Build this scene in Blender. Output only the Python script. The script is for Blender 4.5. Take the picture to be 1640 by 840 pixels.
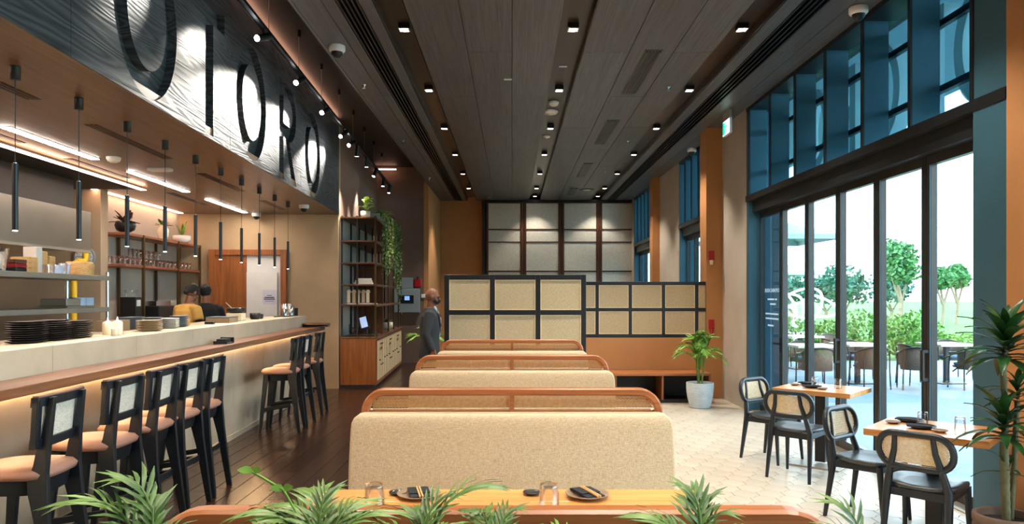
import bpy, bmesh, math, random
from mathutils import Vector, Matrix
random.seed(7)
for _o in list(bpy.data.objects): bpy.data.objects.remove(_o)
scene = bpy.context.scene
COL = scene.collection
PI = math.pi

# ------------------------------------------------------------------ camera, world, sun, exposure
FPX, HORIZON, CAMH = 1190.0, 474.0, 1.65          # focal length in pixels of the 1640 px wide frame
cam_d = bpy.data.cameras.new('camera'); cam = bpy.data.objects.new('camera', cam_d); COL.objects.link(cam)
cam.location = (0, 0, CAMH); cam.rotation_euler = (PI/2, 0, 0)
cam_d.sensor_width = 36; cam_d.lens = 36*FPX/1640; cam_d.shift_y = (HORIZON-420)/1640
cam_d.clip_start = .05; cam_d.clip_end = 500
scene.camera = cam
vs = scene.view_settings
vs.view_transform = 'Standard'; vs.look = 'None'; vs.gamma = 1; vs.use_curve_mapping = False
vs.exposure = 0.82

world = bpy.data.worlds.new('world'); scene.world = world; world.use_nodes = True
wn = world.node_tree.nodes; wl = world.node_tree.links; wn.clear()
_out = wn.new('ShaderNodeOutputWorld'); _bg = wn.new('ShaderNodeBackground'); _tc = wn.new('ShaderNodeTexCoord')
_sp = wn.new('ShaderNodeSeparateXYZ'); _rp = wn.new('ShaderNodeValToRGB')
wl.new(_tc.outputs['Generated'], _sp.inputs[0]); wl.new(_sp.outputs['Z'], _rp.inputs[0])
_rp.color_ramp.elements[0].color = (.93, .96, 1, 1); _rp.color_ramp.elements[0].position = 0
_rp.color_ramp.elements[1].color = (.72, .86, 1, 1); _rp.color_ramp.elements[1].position = .9
wl.new(_rp.outputs[0], _bg.inputs['Color']); _bg.inputs['Strength'].default_value = 6.0
wl.new(_bg.outputs[0], _out.inputs[0])

sun_d = bpy.data.lights.new('sun', 'SUN'); sun_d.energy = 2.2; sun_d.angle = .02; sun_d.color = (1, .95, .85)
sun = bpy.data.objects.new('sun', sun_d); COL.objects.link(sun)
sun.rotation_euler = (math.radians(32), 0, math.radians(-60))     # high sun over the roof, from behind on the left

# ------------------------------------------------------------------ helpers
KIDS = {}
def link(o, parent=None):
    COL.objects.link(o)
    if parent is not None:
        o.parent = parent; KIDS.setdefault(parent.name, []).append(o)
    return o
class MB:
    def __init__(s): s.v = []; s.f = []; s.s = []
    def add(s, vs_, fs, smooth=False, M=None):
        b = len(s.v)
        for p in vs_:
            s.v.append(tuple(M @ Vector(p)) if M is not None else tuple(p))
        for f in fs:
            s.f.append(tuple(b+i for i in f)); s.s.append(smooth)
        return s
    def box(s, x0, x1, y0, y1, z0, z1, M=None):
        return s.add([(x0,y0,z0),(x1,y0,z0),(x1,y1,z0),(x0,y1,z0),(x0,y0,z1),(x1,y0,z1),(x1,y1,z1),(x0,y1,z1)],
              [(0,3,2,1),(4,5,6,7),(0,1,5,4),(1,2,6,5),(2,3,7,6),(3,0,4,7)], False, M)
    def cbox(s, cx, cy, cz, sx, sy, sz, M=None):
        return s.box(cx-sx/2, cx+sx/2, cy-sy/2, cy+sy/2, cz-sz/2, cz+sz/2, M)
    def chbox(s, x0, x1, y0, y1, z0, z1, c=.004, top=True):
        """box with chamfered edges round its top (or bottom) face"""
        a, b = (z0, z1) if top else (z1, z0); d = c if top else -c
        vs_ = [(x0,y0,a),(x1,y0,a),(x1,y1,a),(x0,y1,a),(x0,y0,b-d),(x1,y0,b-d),(x1,y1,b-d),(x0,y1,b-d),
               (x0+c,y0+c,b),(x1-c,y0+c,b),(x1-c,y1-c,b),(x0+c,y1-c,b)]
        fs = [(0,3,2,1),(8,9,10,11)]
        for i in range(4):
            j = (i+1) % 4; fs += [(i,j,4+j,4+i),(4+i,4+j,8+j,8+i)]
        if not top: fs = [tuple(reversed(f)) for f in fs]
        return s.add(vs_, fs)
    def loft(s, rings, caps=True, smooth=True, closed=False):
        n = len(rings[0]); vs_ = [p for r in rings for p in r]; fs = []
        m = len(rings)
        for k in range(m if closed else m-1):
            k2 = (k+1) % m
            for i in range(n):
                j = (i+1) % n; fs.append((k*n+i, k*n+j, k2*n+j, k2*n+i))
        s.add(vs_, fs, smooth)
        if caps and not closed:
            s.add(rings[0], [tuple(reversed(range(n)))]); s.add(rings[-1], [tuple(range(n))])
        return s
    def tube(s, pts, r, n=8, closed=False, caps=True, flat=1.0, ry=None):
        pts = [Vector(p) for p in pts]; m = len(pts)
        rs = r if isinstance(r, (list, tuple)) else [r]*m
        rings = []; up = None
        for i, p in enumerate(pts):
            a = pts[(i-1) % m] if (closed or i > 0) else p
            b = pts[(i+1) % m] if (closed or i < m-1) else p
            t = (b-a).normalized()
            if up is None:
                up = Vector((0,0,1)) if abs(t.z) < .9 else Vector((0,1,0))
            x = t.cross(up)
            if x.length < 1e-5: x = t.cross(Vector((1,0,0)))
            x.normalize(); y = x.cross(t).normalized(); up = y
            rings.append([p + x*math.cos(2*PI*k/n)*rs[i] + y*math.sin(2*PI*k/n)*rs[i]*flat for k in range(n)])
        return s.loft(rings, caps, True, closed)
    def bar(s, p0, p1, w0, d0, w1=None, d1=None, side=(1,0,0)):
        """straight bar with rectangular section; w along `side`, d across"""
        p0 = Vector(p0); p1 = Vector(p1); t = (p1-p0).normalized(); sd = Vector(side)
        x = (sd - t*sd.dot(t)).normalized(); y = t.cross(x)
        w1 = w0 if w1 is None else w1; d1 = d0 if d1 is None else d1
        r = [[p + x*sx*w/2 + y*sy*d/2 for sx, sy in ((-1,-1),(1,-1),(1,1),(-1,1))] for p, w, d in ((p0,w0,d0),(p1,w1,d1))]
        return s.loft(r, True, False)
    def lathe(s, prof, n=24, c=(0,0,0), smooth=True):
        rings = [[(c[0]+r*math.cos(2*PI*k/n), c[1]+r*math.sin(2*PI*k/n), c[2]+z) for k in range(n)] for r, z in prof]
        return s.loft(rings, True, smooth)
    def prism(s, poly, axis, a, b, M=None):
        def P(p, h): return (h,p[0],p[1]) if axis=='x' else (p[0],h,p[1]) if axis=='y' else (p[0],p[1],h)
        n = len(poly); vs_ = [P(p,a) for p in poly]+[P(p,b) for p in poly]
        fs = [tuple(reversed(range(n))), tuple(range(n,2*n))]+[(i,(i+1)%n,n+(i+1)%n,n+i) for i in range(n)]
        return s.add(vs_, fs, False, M)
    def ell(s, c, r, n=14, m=8, M=None):
        rings = []
        for j in range(m+1):
            ph = -PI/2 + PI*j/m; cr = max(math.cos(ph), .02)
            rings.append([Vector((c[0]+r[0]*cr*math.cos(2*PI*k/n), c[1]+r[1]*cr*math.sin(2*PI*k/n), c[2]+r[2]*math.sin(ph))) for k in range(n)])
        if M is not None: rings = [[M @ p for p in q] for q in rings]
        return s.loft(rings)
    def build(s, name, mat, parent=None, bevel=0, seg=2, kind=None, label=None, loc=None, rz=0):
        me = bpy.data.meshes.new(name); me.from_pydata(s.v, [], s.f)
        if any(s.s): me.polygons.foreach_set('use_smooth', s.s)
        bm = bmesh.new(); bm.from_mesh(me); bmesh.ops.recalc_face_normals(bm, faces=bm.faces); bm.to_mesh(me); bm.free()
        if mat is not None: me.materials.append(mat)
        o = bpy.data.objects.new(name, me); link(o, parent)
        if bevel:
            md = o.modifiers.new('bevel', 'BEVEL'); md.width = bevel; md.segments = seg; md.limit_method = 'ANGLE'; md.angle_limit = .6
            if seg > 2:
                for p in me.polygons: p.use_smooth = True
        if kind: o['kind'] = kind
        if label: o['label'] = label
        if loc is not None: o.location = loc
        if rz: o.rotation_euler.z = rz
        return o
def rot(ax, deg, about=(0,0,0)):
    a = Vector(about); return Matrix.Translation(a) @ Matrix.Rotation(math.radians(deg), 4, ax) @ Matrix.Translation(-a)
def thing(name, label, cat, loc=(0,0,0), rz=0, group=None):
    o = bpy.data.objects.new(name, None); COL.objects.link(o); o.empty_display_size = .1
    o.location = loc; o.rotation_euler.z = rz; return tag(o, label, cat, group)
def tag(o, label, cat, group=None):
    o['label'] = label; o['category'] = cat
    if group: o['group'] = group
    return o
def share(o, name, parent, loc=(0,0,0), rot_=None, scale=None):
    """another object on the mesh of o"""
    c = bpy.data.objects.new(name, o.data); link(c, parent); c.location = loc
    for md in o.modifiers:
        m2 = c.modifiers.new(md.name, md.type)
        if md.type == 'BEVEL': m2.width = md.width; m2.segments = md.segments; m2.limit_method = md.limit_method; m2.angle_limit = md.angle_limit
    if rot_: c.rotation_euler = rot_
    if scale: c.scale = scale
    return c
def dup(root, loc, rz, label=None, group=None):
    r = root.copy(); COL.objects.link(r); r.location = loc; r.rotation_euler.z = rz
    if label: r['label'] = label
    if group: r['group'] = group
    def rec(a, b):
        for ch in KIDS.get(a.name, []):
            c = ch.copy(); link(c, b); rec(ch, c)
    rec(root, r)
    return r
TH = math.radians(2.63)                     # the bar wing stands at a slight angle to the dining room
def L(u, s, z=0.0):
    return (u*math.cos(TH)-s*math.sin(TH), u*math.sin(TH)+s*math.cos(TH), z)
def ordinal(i): return ['first','second','third','fourth','fifth','sixth','seventh','eighth','ninth','tenth','eleventh'][i]
def light(kind, name, loc, energy, color=(1,.82,.62), parent=None, target=None, **kw):
    d = bpy.data.lights.new(name, kind); d.energy = energy; d.color = color
    for k, v in kw.items(): setattr(d, k, v)
    o = bpy.data.objects.new(name, d); link(o, parent); o.location = loc
    if target is not None:
        o.rotation_euler = (Vector(target)-Vector(loc)).to_track_quat('-Z', 'Y').to_euler()
    return o

# ------------------------------------------------------------------ materials
def newmat(name):
    m = bpy.data.materials.new(name); m.use_nodes = True
    return m, m.node_tree.nodes, m.node_tree.links, m.node_tree.nodes['Principled BSDF']
def hexc(h):
    h = h.lstrip('#'); c = [int(h[i:i+2],16)/255 for i in (0,2,4)]
    return tuple(x/12.92 if x <= .04045 else ((x+.055)/1.055)**2.4 for x in c)+(1,)
def col(c): return hexc(c) if isinstance(c, str) else (tuple(c)+(1,) if len(c)==3 else c)
def plain(name, c, rough=.5, metal=0, var=.12, scale=6, bump=0, bscale=60, spec=.5, coat=0, rnd=0):
    m, n, l, b = newmat(name)
    c = col(c); tc = n.new('ShaderNodeTexCoord'); ns = n.new('ShaderNodeTexNoise'); ns.inputs['Scale'].default_value = scale; ns.inputs['Detail'].default_value = 5
    l.new(tc.outputs['Object'], ns.inputs['Vector'])
    rp = n.new('ShaderNodeValToRGB'); l.new(ns.outputs['Fac'], rp.inputs[0])
    rp.color_ramp.elements[0].position = .3; rp.color_ramp.elements[1].position = .7
    rp.color_ramp.elements[0].color = tuple(x*(1-var) for x in c[:3])+(1,); rp.color_ramp.elements[1].color = tuple(min(1,x*(1+var)) for x in c[:3])+(1,)
    src = rp.outputs[0]
    if rnd: src = randval(n, l, src, rnd)
    l.new(src, b.inputs['Base Color'])
    b.inputs['Roughness'].default_value = rough; b.inputs['Metallic'].default_value = metal; b.inputs['Specular IOR Level'].default_value = spec
    b.inputs['Coat Weight'].default_value = coat
    if bump:
        n2 = n.new('ShaderNodeTexNoise'); n2.inputs['Scale'].default_value = bscale; n2.inputs['Detail'].default_value = 4
        l.new(tc.outputs['Object'], n2.inputs['Vector'])
        bp = n.new('ShaderNodeBump'); bp.inputs['Strength'].default_value = bump; bp.inputs['Distance'].default_value = .01
        l.new(n2.outputs['Fac'], bp.inputs['Height']); l.new(bp.outputs[0], b.inputs['Normal'])
    return m
def randval(n, l, src, amt):
    oi = n.new('ShaderNodeObjectInfo'); mr = n.new('ShaderNodeMapRange'); mr.inputs['To Min'].default_value = 1-amt; mr.inputs['To Max'].default_value = 1+amt
    l.new(oi.outputs['Random'], mr.inputs['Value'])
    hs = n.new('ShaderNodeHueSaturation'); l.new(src, hs.inputs['Color']); l.new(mr.outputs[0], hs.inputs['Value']); return hs.outputs[0]
def wood(name, c1, c2, axis='y', rough=.4, bump=.15, fine=26, along=1.2, rnd=0, spec=.5, distort=1.5, coat=0):
    m, n, l, b = newmat(name)
    tc = n.new('ShaderNodeTexCoord'); mp = n.new('ShaderNodeMapping'); l.new(tc.outputs['Object'], mp.inputs[0])
    sc = {'x':(along,fine,fine),'y':(fine,along,fine),'z':(fine,fine,along)}[axis]; mp.inputs['Scale'].default_value = sc
    if rnd:
        oi = n.new('ShaderNodeObjectInfo'); mu = n.new('ShaderNodeVectorMath'); mu.operation = 'ADD'
        cx = n.new('ShaderNodeCombineXYZ'); mm = n.new('ShaderNodeMath'); mm.operation = 'MULTIPLY'; mm.inputs[1].default_value = 97
        l.new(oi.outputs['Random'], mm.inputs[0])
        for i in range(3): l.new(mm.outputs[0], cx.inputs[i])
        l.new(mp.outputs[0], mu.inputs[0]); l.new(cx.outputs[0], mu.inputs[1]); vec = mu.outputs[0]
    else: vec = mp.outputs[0]
    ns = n.new('ShaderNodeTexNoise'); ns.inputs['Scale'].default_value = 1; ns.inputs['Detail'].default_value = 8; ns.inputs['Roughness'].default_value = .62; ns.inputs['Distortion'].default_value = distort
    l.new(vec, ns.inputs['Vector'])
    rp = n.new('ShaderNodeValToRGB'); l.new(ns.outputs['Fac'], rp.inputs[0])
    rp.color_ramp.elements[0].position = .32; rp.color_ramp.elements[1].position = .68
    rp.color_ramp.elements[0].color = col(c1); rp.color_ramp.elements[1].color = col(c2)
    src = rp.outputs[0]
    if rnd: src = randval(n, l, src, rnd)
    l.new(src, b.inputs['Base Color']); b.inputs['Roughness'].default_value = rough; b.inputs['Specular IOR Level'].default_value = spec; b.inputs['Coat Weight'].default_value = coat
    if bump:
        bp = n.new('ShaderNodeBump'); bp.inputs['Strength'].default_value = bump; bp.inputs['Distance'].default_value = .006
        l.new(ns.outputs['Fac'], bp.inputs['Height']); l.new(bp.outputs[0], b.inputs['Normal'])
    return m
def grainwood(name, c1, c2, rough=.35, bump=.6):
    """strongly brushed wood with cathedral grain running along y on upright faces"""
    m, n, l, b = newmat(name)
    tc = n.new('ShaderNodeTexCoord'); mp = n.new('ShaderNodeMapping'); l.new(tc.outputs['Object'], mp.inputs[0]); mp.inputs['Scale'].default_value = (1, .32, 3.6)
    w = n.new('ShaderNodeTexNoise'); w.inputs['Scale'].default_value = 1.0; w.inputs['Detail'].default_value = 1.5; l.new(mp.outputs[0], w.inputs['Vector'])
    mu = n.new('ShaderNodeMath'); mu.operation = 'MULTIPLY'; mu.inputs[1].default_value = 26; l.new(w.outputs['Fac'], mu.inputs[0])
    fr = n.new('ShaderNodeMath'); fr.operation = 'PINGPONG'; fr.inputs[1].default_value = .5; l.new(mu.outputs[0], fr.inputs[0])
    mp2 = n.new('ShaderNodeMapping'); l.new(tc.outputs['Object'], mp2.inputs[0]); mp2.inputs['Scale'].default_value = (3, 3, 90)
    f2 = n.new('ShaderNodeTexNoise'); f2.inputs['Scale'].default_value = 1; f2.inputs['Detail'].default_value = 4; l.new(mp2.outputs[0], f2.inputs['Vector'])
    ad = n.new('ShaderNodeMath'); ad.operation = 'ADD'; l.new(fr.outputs[0], ad.inputs[0])
    m3 = n.new('ShaderNodeMath'); m3.operation = 'MULTIPLY'; m3.inputs[1].default_value = .5; l.new(f2.outputs['Fac'], m3.inputs[0]); l.new(m3.outputs[0], ad.inputs[1])
    rp = n.new('ShaderNodeValToRGB'); l.new(ad.outputs[0], rp.inputs[0]); rp.color_ramp.elements[0].position = .2; rp.color_ramp.elements[1].position = .75
    rp.color_ramp.elements[0].color = col(c1); rp.color_ramp.elements[1].color = col(c2)
    l.new(rp.outputs[0], b.inputs['Base Color']); b.inputs['Roughness'].default_value = rough
    bp = n.new('ShaderNodeBump'); bp.inputs['Strength'].default_value = bump; bp.inputs['Distance'].default_value = .01
    l.new(ad.outputs[0], bp.inputs['Height']); l.new(bp.outputs[0], b.inputs['Normal'])
    return m
def weave(name, c1, c2, sc=220, rough=.9, bump=.25, axes='xz'):
    m, n, l, b = newmat(name)
    tc = n.new('ShaderNodeTexCoord'); outs = []
    for k in (0, 1):
        mp = n.new('ShaderNodeMapping'); l.new(tc.outputs['Object'], mp.inputs[0])
        v = {'x': sc*.13, 'y': sc, 'z': sc}; 
        if k: v = {'x': sc, 'y': sc, 'z': sc*.13}
        if axes == 'yz': v = {'x': sc, 'y': v['x'], 'z': v['z']}
        mp.inputs['Scale'].default_value = (v['x'], v['y'], v['z'])
        ns = n.new('ShaderNodeTexNoise'); ns.inputs['Scale'].default_value = 1; ns.inputs['Detail'].default_value = 2; l.new(mp.outputs[0], ns.inputs['Vector']); outs.append(ns.outputs['Fac'])
    ad = n.new('ShaderNodeMath'); ad.operation = 'ADD'; l.new(outs[0], ad.inputs[0]); l.new(outs[1], ad.inputs[1])
    hv = n.new('ShaderNodeMath'); hv.operation = 'MULTIPLY'; hv.inputs[1].default_value = .5; l.new(ad.outputs[0], hv.inputs[0])
    rp = n.new('ShaderNodeValToRGB'); l.new(hv.outputs[0], rp.inputs[0]); rp.color_ramp.elements[0].position = .38; rp.color_ramp.elements[1].position = .62
    rp.color_ramp.elements[0].color = col(c1); rp.color_ramp.elements[1].color = col(c2)
    l.new(rp.outputs[0], b.inputs['Base Color']); b.inputs['Roughness'].default_value = rough; b.inputs['Specular IOR Level'].default_value = .2
    bp = n.new('ShaderNodeBump'); bp.inputs['Strength'].default_value = bump; bp.inputs['Distance'].default_value = .004
    l.new(hv.outputs[0], bp.inputs['Height']); l.new(bp.outputs[0], b.inputs['Normal'])
    return m
def emit(name, c, strength):
    m, n, l, b = newmat(name); b.inputs['Base Color'].default_value = col(c); b.inputs['Emission Color'].default_value = col(c); b.inputs['Emission Strength'].default_value = strength
    return m
def thinglass(name, tint=(.9,.97,1), refl=.06, rough=0.0):
    m = bpy.data.materials.new(name); m.use_nodes = True; n = m.node_tree.nodes; l = m.node_tree.links; n.clear()
    o = n.new('ShaderNodeOutputMaterial'); t = n.new('ShaderNodeBsdfTransparent'); g = n.new('ShaderNodeBsdfGlossy'); mx = n.new('ShaderNodeMixShader')
    t.inputs[0].default_value = col(tint); g.inputs['Roughness'].default_value = rough
    lw = n.new('ShaderNodeLayerWeight'); lw.inputs[0].default_value = .25; mr = n.new('ShaderNodeMapRange'); mr.inputs['To Min'].default_value = refl*.6; mr.inputs['To Max'].default_value = min(1, refl*6)
    l.new(lw.outputs['Fresnel'], mr.inputs['Value']); l.new(mr.outputs[0], mx.inputs[0]); l.new(t.outputs[0], mx.inputs[1]); l.new(g.outputs[0], mx.inputs[2]); l.new(mx.outputs[0], o.inputs[0])
    return m
def leafmat(name, c1, c2, rough=.45, scale=9):
    m = plain(name, c1, rough, 0, .0, scale); n = m.node_tree.nodes
    rp = [x for x in n if x.type == 'VALTORGB'][0]; rp.color_ramp.elements[0].color = col(c1); rp.color_ramp.elements[1].color = col(c2)
    b = n['Principled BSDF']; b.inputs['Subsurface Weight'].default_value = 0
    return m
MT = {}
MT['plank'] = wood('dark_plank_floor', '#1c110d', '#3a241b', 'y', .26, .10, 16, 1.0, .28)
MT['subfloor'] = plain('subfloor', '#2a201a', .6)
MT['tile'] = plain('stone_tile', '#bcb1a0', .38, 0, .10, 2.5, .05, 40, rnd=.07)
MT['grout'] = plain('grout', '#7d7465', .9)
MT['ceilwood'] = wood('dark_ceiling_wood', '#414244', '#636567', 'y', .42, .25, 34, .7, .12)
MT['ceilblack'] = plain('black_ceiling', '#1d1a18', .6)
MT['troughwood'] = wood('trough_wood', '#241d18', '#3d3129', 'y', .28, .12, 30, .7)
MT['black'] = plain('black_metal', '#14171a', .4, 0, .1)
MT['blackseat'] = plain('black_lacquered_seat', '#232d33', .38, 0, .1, 12, spec=.9)
MT['blackw'] = plain('black_stained_wood', '#151d24', .38, 0, .2, 12, .05, 80)
MT['bluemetal'] = plain('blue_grey_metal', '#3a6475', .42, .2, .06, 3)
MT['darkmetal'] = plain('dark_metal', '#26282a', .4, .4, .08)
MT['ventgrey'] = plain('vent_grey', '#57575a', .45, .2, .05)
MT['stile'] = plain('door_stile_metal', '#3a3836', .35, .5, .08)
MT['beige'] = plain('beige_plaster', '#bcb0a2', .85, 0, .06, 3, .15, 25)
MT['barwall'] = plain('tan_plaster', '#b59a78', .8, 0, .10, 1.6, .2, 18)
MT['orange'] = plain('orange_plaster', '#b9814f', .75, 0, .05, 3, .1, 30)
MT['brownwall'] = plain('brown_wall', '#7a6356', .8, 0, .05, 3, .1, 30)
MT['kitchenwall'] = plain('kitchen_wall', '#b09a80', .7, 0, .06, 2)
MT['soffit'] = wood('soffit_wood', '#634a36', '#87684c', 'y', .33, .08, 20, .8)
MT['sign'] = grainwood('brushed_sign_wood', '#141a1f', '#4c5256', .55, .5)
MT['signback'] = grainwood('brushed_sign_wood_back', '#141a1f', '#4c5256', .6, .5)
MT['stone'] = plain('bar_stone', '#b3a690', .55, 0, .14, 2.6, .12, 14)
MT['ledge'] = wood('walnut_ledge', '#5a3622', '#8a5a3c', 'y', .32, .08, 22, .9)
MT['oak'] = wood('oak_table', '#b9763a', '#dba05c', 'x', .3, .06, 20, 1.0)
MT['teak'] = wood('teak_rail', '#8a4f2a', '#b06e40', 'x', .33, .08, 26, 1.1)
MT['cabwood'] = wood('cabinet_wood', '#7f4423', '#a7642f', 'z', .38, .08, 18, .9)
MT['cabpale'] = weave('cabinet_panel_weave', '#b69a74', '#d2b993', 260, .8, .1, 'yz')
MT['doorwood'] = wood('door_wood', '#7d451f', '#a8632f', 'z', .42, .08, 22, .8)
MT['shelfwood'] = wood('shelf_wood', '#4d2d1c', '#74472c', 'y', .4, .08, 22, .9)
MT['shelfred'] = wood('back_bar_shelf_wood', '#7a4028', '#a05f3c', 'y', .4, .08, 22, .9)
MT['bronze'] = plain('bronze_post', '#5a4526', .4, .5, .1)
MT['linen'] = weave('linen_fabric', '#b09a7c', '#d2bd9d', 380, .92, .25)
MT['cane'] = plain('cane', '#e6cfa6', .55, 0, .15, 60)
MT['canegold'] = plain('cane_gold', '#c89a66', .55, 0, .15, 60)
MT['canesheet'] = weave('cane_sheet', '#b9b3a4', '#e4dfd0', 400, .6, .3, 'xz')
MT['panelweave'] = weave('woven_panel', '#b19b78', '#d0bd9a', 260, .85, .2)
MT['shojiweave'] = weave('grey_woven_glass', '#bdbaae', '#dcd8ca', 180, .3, .15)
MT['shojiwood'] = wood('shoji_frame_wood', '#3a2016', '#5c3524', 'z', .4, .05)
MT['leather'] = plain('tan_leather', '#966f5e', .5, 0, .07, 8, .08, 120)
MT['steel'] = plain('stainless_steel', '#b8aea0', .4, .7, .06, 4)
MT['steelpost'] = plain('bright_steel', '#c9d0d4', .2, 1, .03)
MT['hood'] = plain('brushed_hood_steel', '#a99f92', .3, .85, .06, 2)
MT['white'] = plain('white_plastic', '#e6e4df', .4, 0, .03)
MT['cream'] = plain('cream_plastic', '#e8dcc0', .5, 0, .04)
MT['greybox'] = plain('grey_enamel', '#8e9aa0', .45, .1, .03)
MT['red'] = plain('red_plastic', '#a51722', .4, 0, .05)
MT['yellow'] = plain('yellow_pipe', '#e2b60a', .4, 0, .04)
MT['glass'] = thinglass('window_glass', (.86,.95,.98), .05)
MT['glassblue'] = thinglass('tinted_upper_glass', (.46,.66,.74), .05)
MT['glassdark'] = thinglass('dark_door_glass', (.40,.55,.62), .07)
MT['clear'] = thinglass('drinking_glass', (.985,.99,.995), .09)
MT['led'] = emit('led_white', (1,.86,.74), 36)
MT['ledpink'] = emit('led_warm_strip', (1,.62,.42), 9)
MT['ledcove'] = emit('cove_led', (1,.50,.32), 5)
MT['ledbar'] = emit('under_ledge_led', (1,.66,.34), 34)
MT['lamp'] = emit('lamp_face', (1,.88,.76), 30)
MT['lampsmall'] = emit('small_lamp_face', (1,.9,.78), 12)
MT['lampcool'] = emit('track_lamp_face', (.95,.97,1), 25)
MT['leaf'] = leafmat('palm_leaf', '#27481a', '#6d8f42', .42)
MT['leafb'] = leafmat('bright_palm_leaf', '#3d7a22', '#9cc455', .42)
MT['leafdark'] = leafmat('dracaena_leaf', '#0f2a12', '#2b5526', .35)
MT['leafyellow'] = leafmat('lime_leaf', '#7c9a2a', '#cfe07a', .45)
MT['vine'] = leafmat('vine_leaf', '#2c5220', '#6d9a3e', .5)
MT['stem'] = plain('green_stem', '#6d8a3a', .5, 0, .1)
MT['trunk'] = plain('tree_trunk', '#8a7a66', .9, 0, .2, 10, .4, 20)
MT['cane_stem'] = plain('dracaena_stem', '#5d5a3c', .8, 0, .2, 30, .4, 40)
MT['soil'] = plain('soil', '#1d1712', .95, 0, .3, 30, .6, 60)
MT['pot'] = plain('white_ribbed_pot', '#c9d2d6', .8, 0, .10, 10, .5, 70)
MT['potdark'] = plain('brown_clay_pot', '#5f4a3c', .7, 0, .1, 10, .2, 40)
MT['plate'] = plain('taupe_plate', '#8d7763', .35, 0, .05)
MT['plateblack'] = plain('black_plate', '#16161a', .3, 0, .05)
MT['platewhite'] = plain('white_plate', '#d6d0c6', .35, 0, .04)
MT['plateblue'] = plain('blue_grey_plate', '#53626e', .35, 0, .06)
MT['platetan'] = plain('tan_plate', '#a08a6a', .4, 0, .06)
MT['napkin'] = weave('charcoal_napkin', '#1f2126', '#33363c', 500, .9, .2)
MT['paper'] = plain('paper', '#d9d6e2', .7, 0, .02)
MT['chop'] = wood('chopstick_wood', '#c68f52', '#e0b274', 'y', .5, .02)
MT['bamboo'] = wood('bamboo_steamer', '#b98a4e', '#dcb578', 'x', .6, .1, 40, 2)
MT['skin'] = plain('skin_brown', '#7d4f36', .5, 0, .06, 10)
MT['suit'] = plain('grey_suit', '#2a2d31', .85, 0, .08, 40, .1, 200)
MT['shirt'] = plain('white_shirt', '#d4dbe4', .8, 0, .02)
MT['trousers'] = plain('navy_trousers', '#1d2733', .85, 0, .08, 30)
MT['mask'] = plain('black_face_mask', '#0b0c0e', .8, 0, .1)
MT['hair'] = plain('black_hair', '#0c0a09', .7, 0, .2, 60, .5, 120)
MT['teeyellow'] = plain('yellow_tee', '#cda253', .85, 0, .07, 12, .2, 10)
MT['blackcloth'] = plain('black_cloth', '#101216', .9, 0, .1, 20)
MT['terrace'] = plain('terrace_paving', '#7c95a3', .6, 0, .05, 2)
MT['lawn'] = plain('lawn', '#477c30', .95, 0, .25, .9, .3, 8)
MT['treeleaf'] = leafmat('tree_leaf', '#2c5c3c', '#5f9a5a', .7, 2)
MT['treedark'] = leafmat('dark_tree_leaf', '#1f4f42', '#437f68', .7, 2)
MT['bush'] = leafmat('bush_leaf', '#38691f', '#7da646', .7, 4)
MT['wicker'] = weave('brown_wicker', '#4d4138', '#7d6c5e', 180, .8, .3, 'xz')
MT['cushion'] = plain('grey_blue_cushion', '#54687c', .9, 0, .08, 20)
MT['parasol'] = plain('parasol_canvas', '#9fb6c4', .9, 0, .04)
MT['canopy'] = plain('canopy_soffit', '#a8b8c2', .8, 0, .04)
MT['outsidewall'] = plain('outside_wall', '#5c6b74', .7, 0, .1, 2)
MT['sculpt'] = plain('white_sculpture', '#e4ecf0', .5, 0, .02)
MT['letter'] = plain('frosted_letter', '#dff2f5', .5, 0, .03)
_n = MT['letter'].node_tree; _t = _n.nodes.new('ShaderNodeBsdfTranslucent'); _t.inputs[0].default_value = (.8,.95,.97,1); _m = _n.nodes.new('ShaderNodeMixShader'); _m.inputs[0].default_value = .25
_n.links.new(_n.nodes['Principled BSDF'].outputs[0], _m.inputs[1]); _n.links.new(_t.outputs[0], _m.inputs[2]); _n.links.new(_m.outputs[0], _n.nodes['Material Output'].inputs[0])
MT['signgreen'] = emit('exit_green', (.0,.55,.33), .9)
MT['signwhite'] = emit('exit_white', (.85,1,.95), 1.6)
MT['screen'] = emit('small_screen', (.12,.22,.5), 1.2)
MT['tablet'] = emit('tablet_screen', (.35,.45,.7), .6)
MT['txt'] = plain('white_lettering', '#e8f2f6', .5, 0, 0)
_n = MT['txt'].node_tree; _t = _n.nodes.new('ShaderNodeBsdfTranslucent'); _t.inputs[0].default_value = (.9,.95,1,1); _m = _n.nodes.new('ShaderNodeMixShader'); _m.inputs[0].default_value = .5
_n.links.new(_n.nodes['Principled BSDF'].outputs[0], _m.inputs[1]); _n.links.new(_t.outputs[0], _m.inputs[2]); _n.links.new(_m.outputs[0], _n.nodes['Material Output'].inputs[0])
MT['txtdark'] = plain('dark_lettering', '#4a4a66', .6, 0, 0)
MT['juice'] = plain('juice_amber', '#d89a1a', .3, 0, .05)
MT['basedark'] = plain('dark_plinth', '#1c1a19', .6)
MT['benchwood'] = wood('bench_wood', '#8a5028', '#b87440', 'x', .35, .06)
MT['bluewhiteglass'] = plain('ice_glass', '#b9c9e2', .15, 0, .1)
# ================================================================== THE SETTING
def struct(mb, name, mat, rz=0, bevel=0):
    o = mb.build(name, mat, kind='structure', bevel=bevel); o.rotation_euler.z = rz; return o
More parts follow.
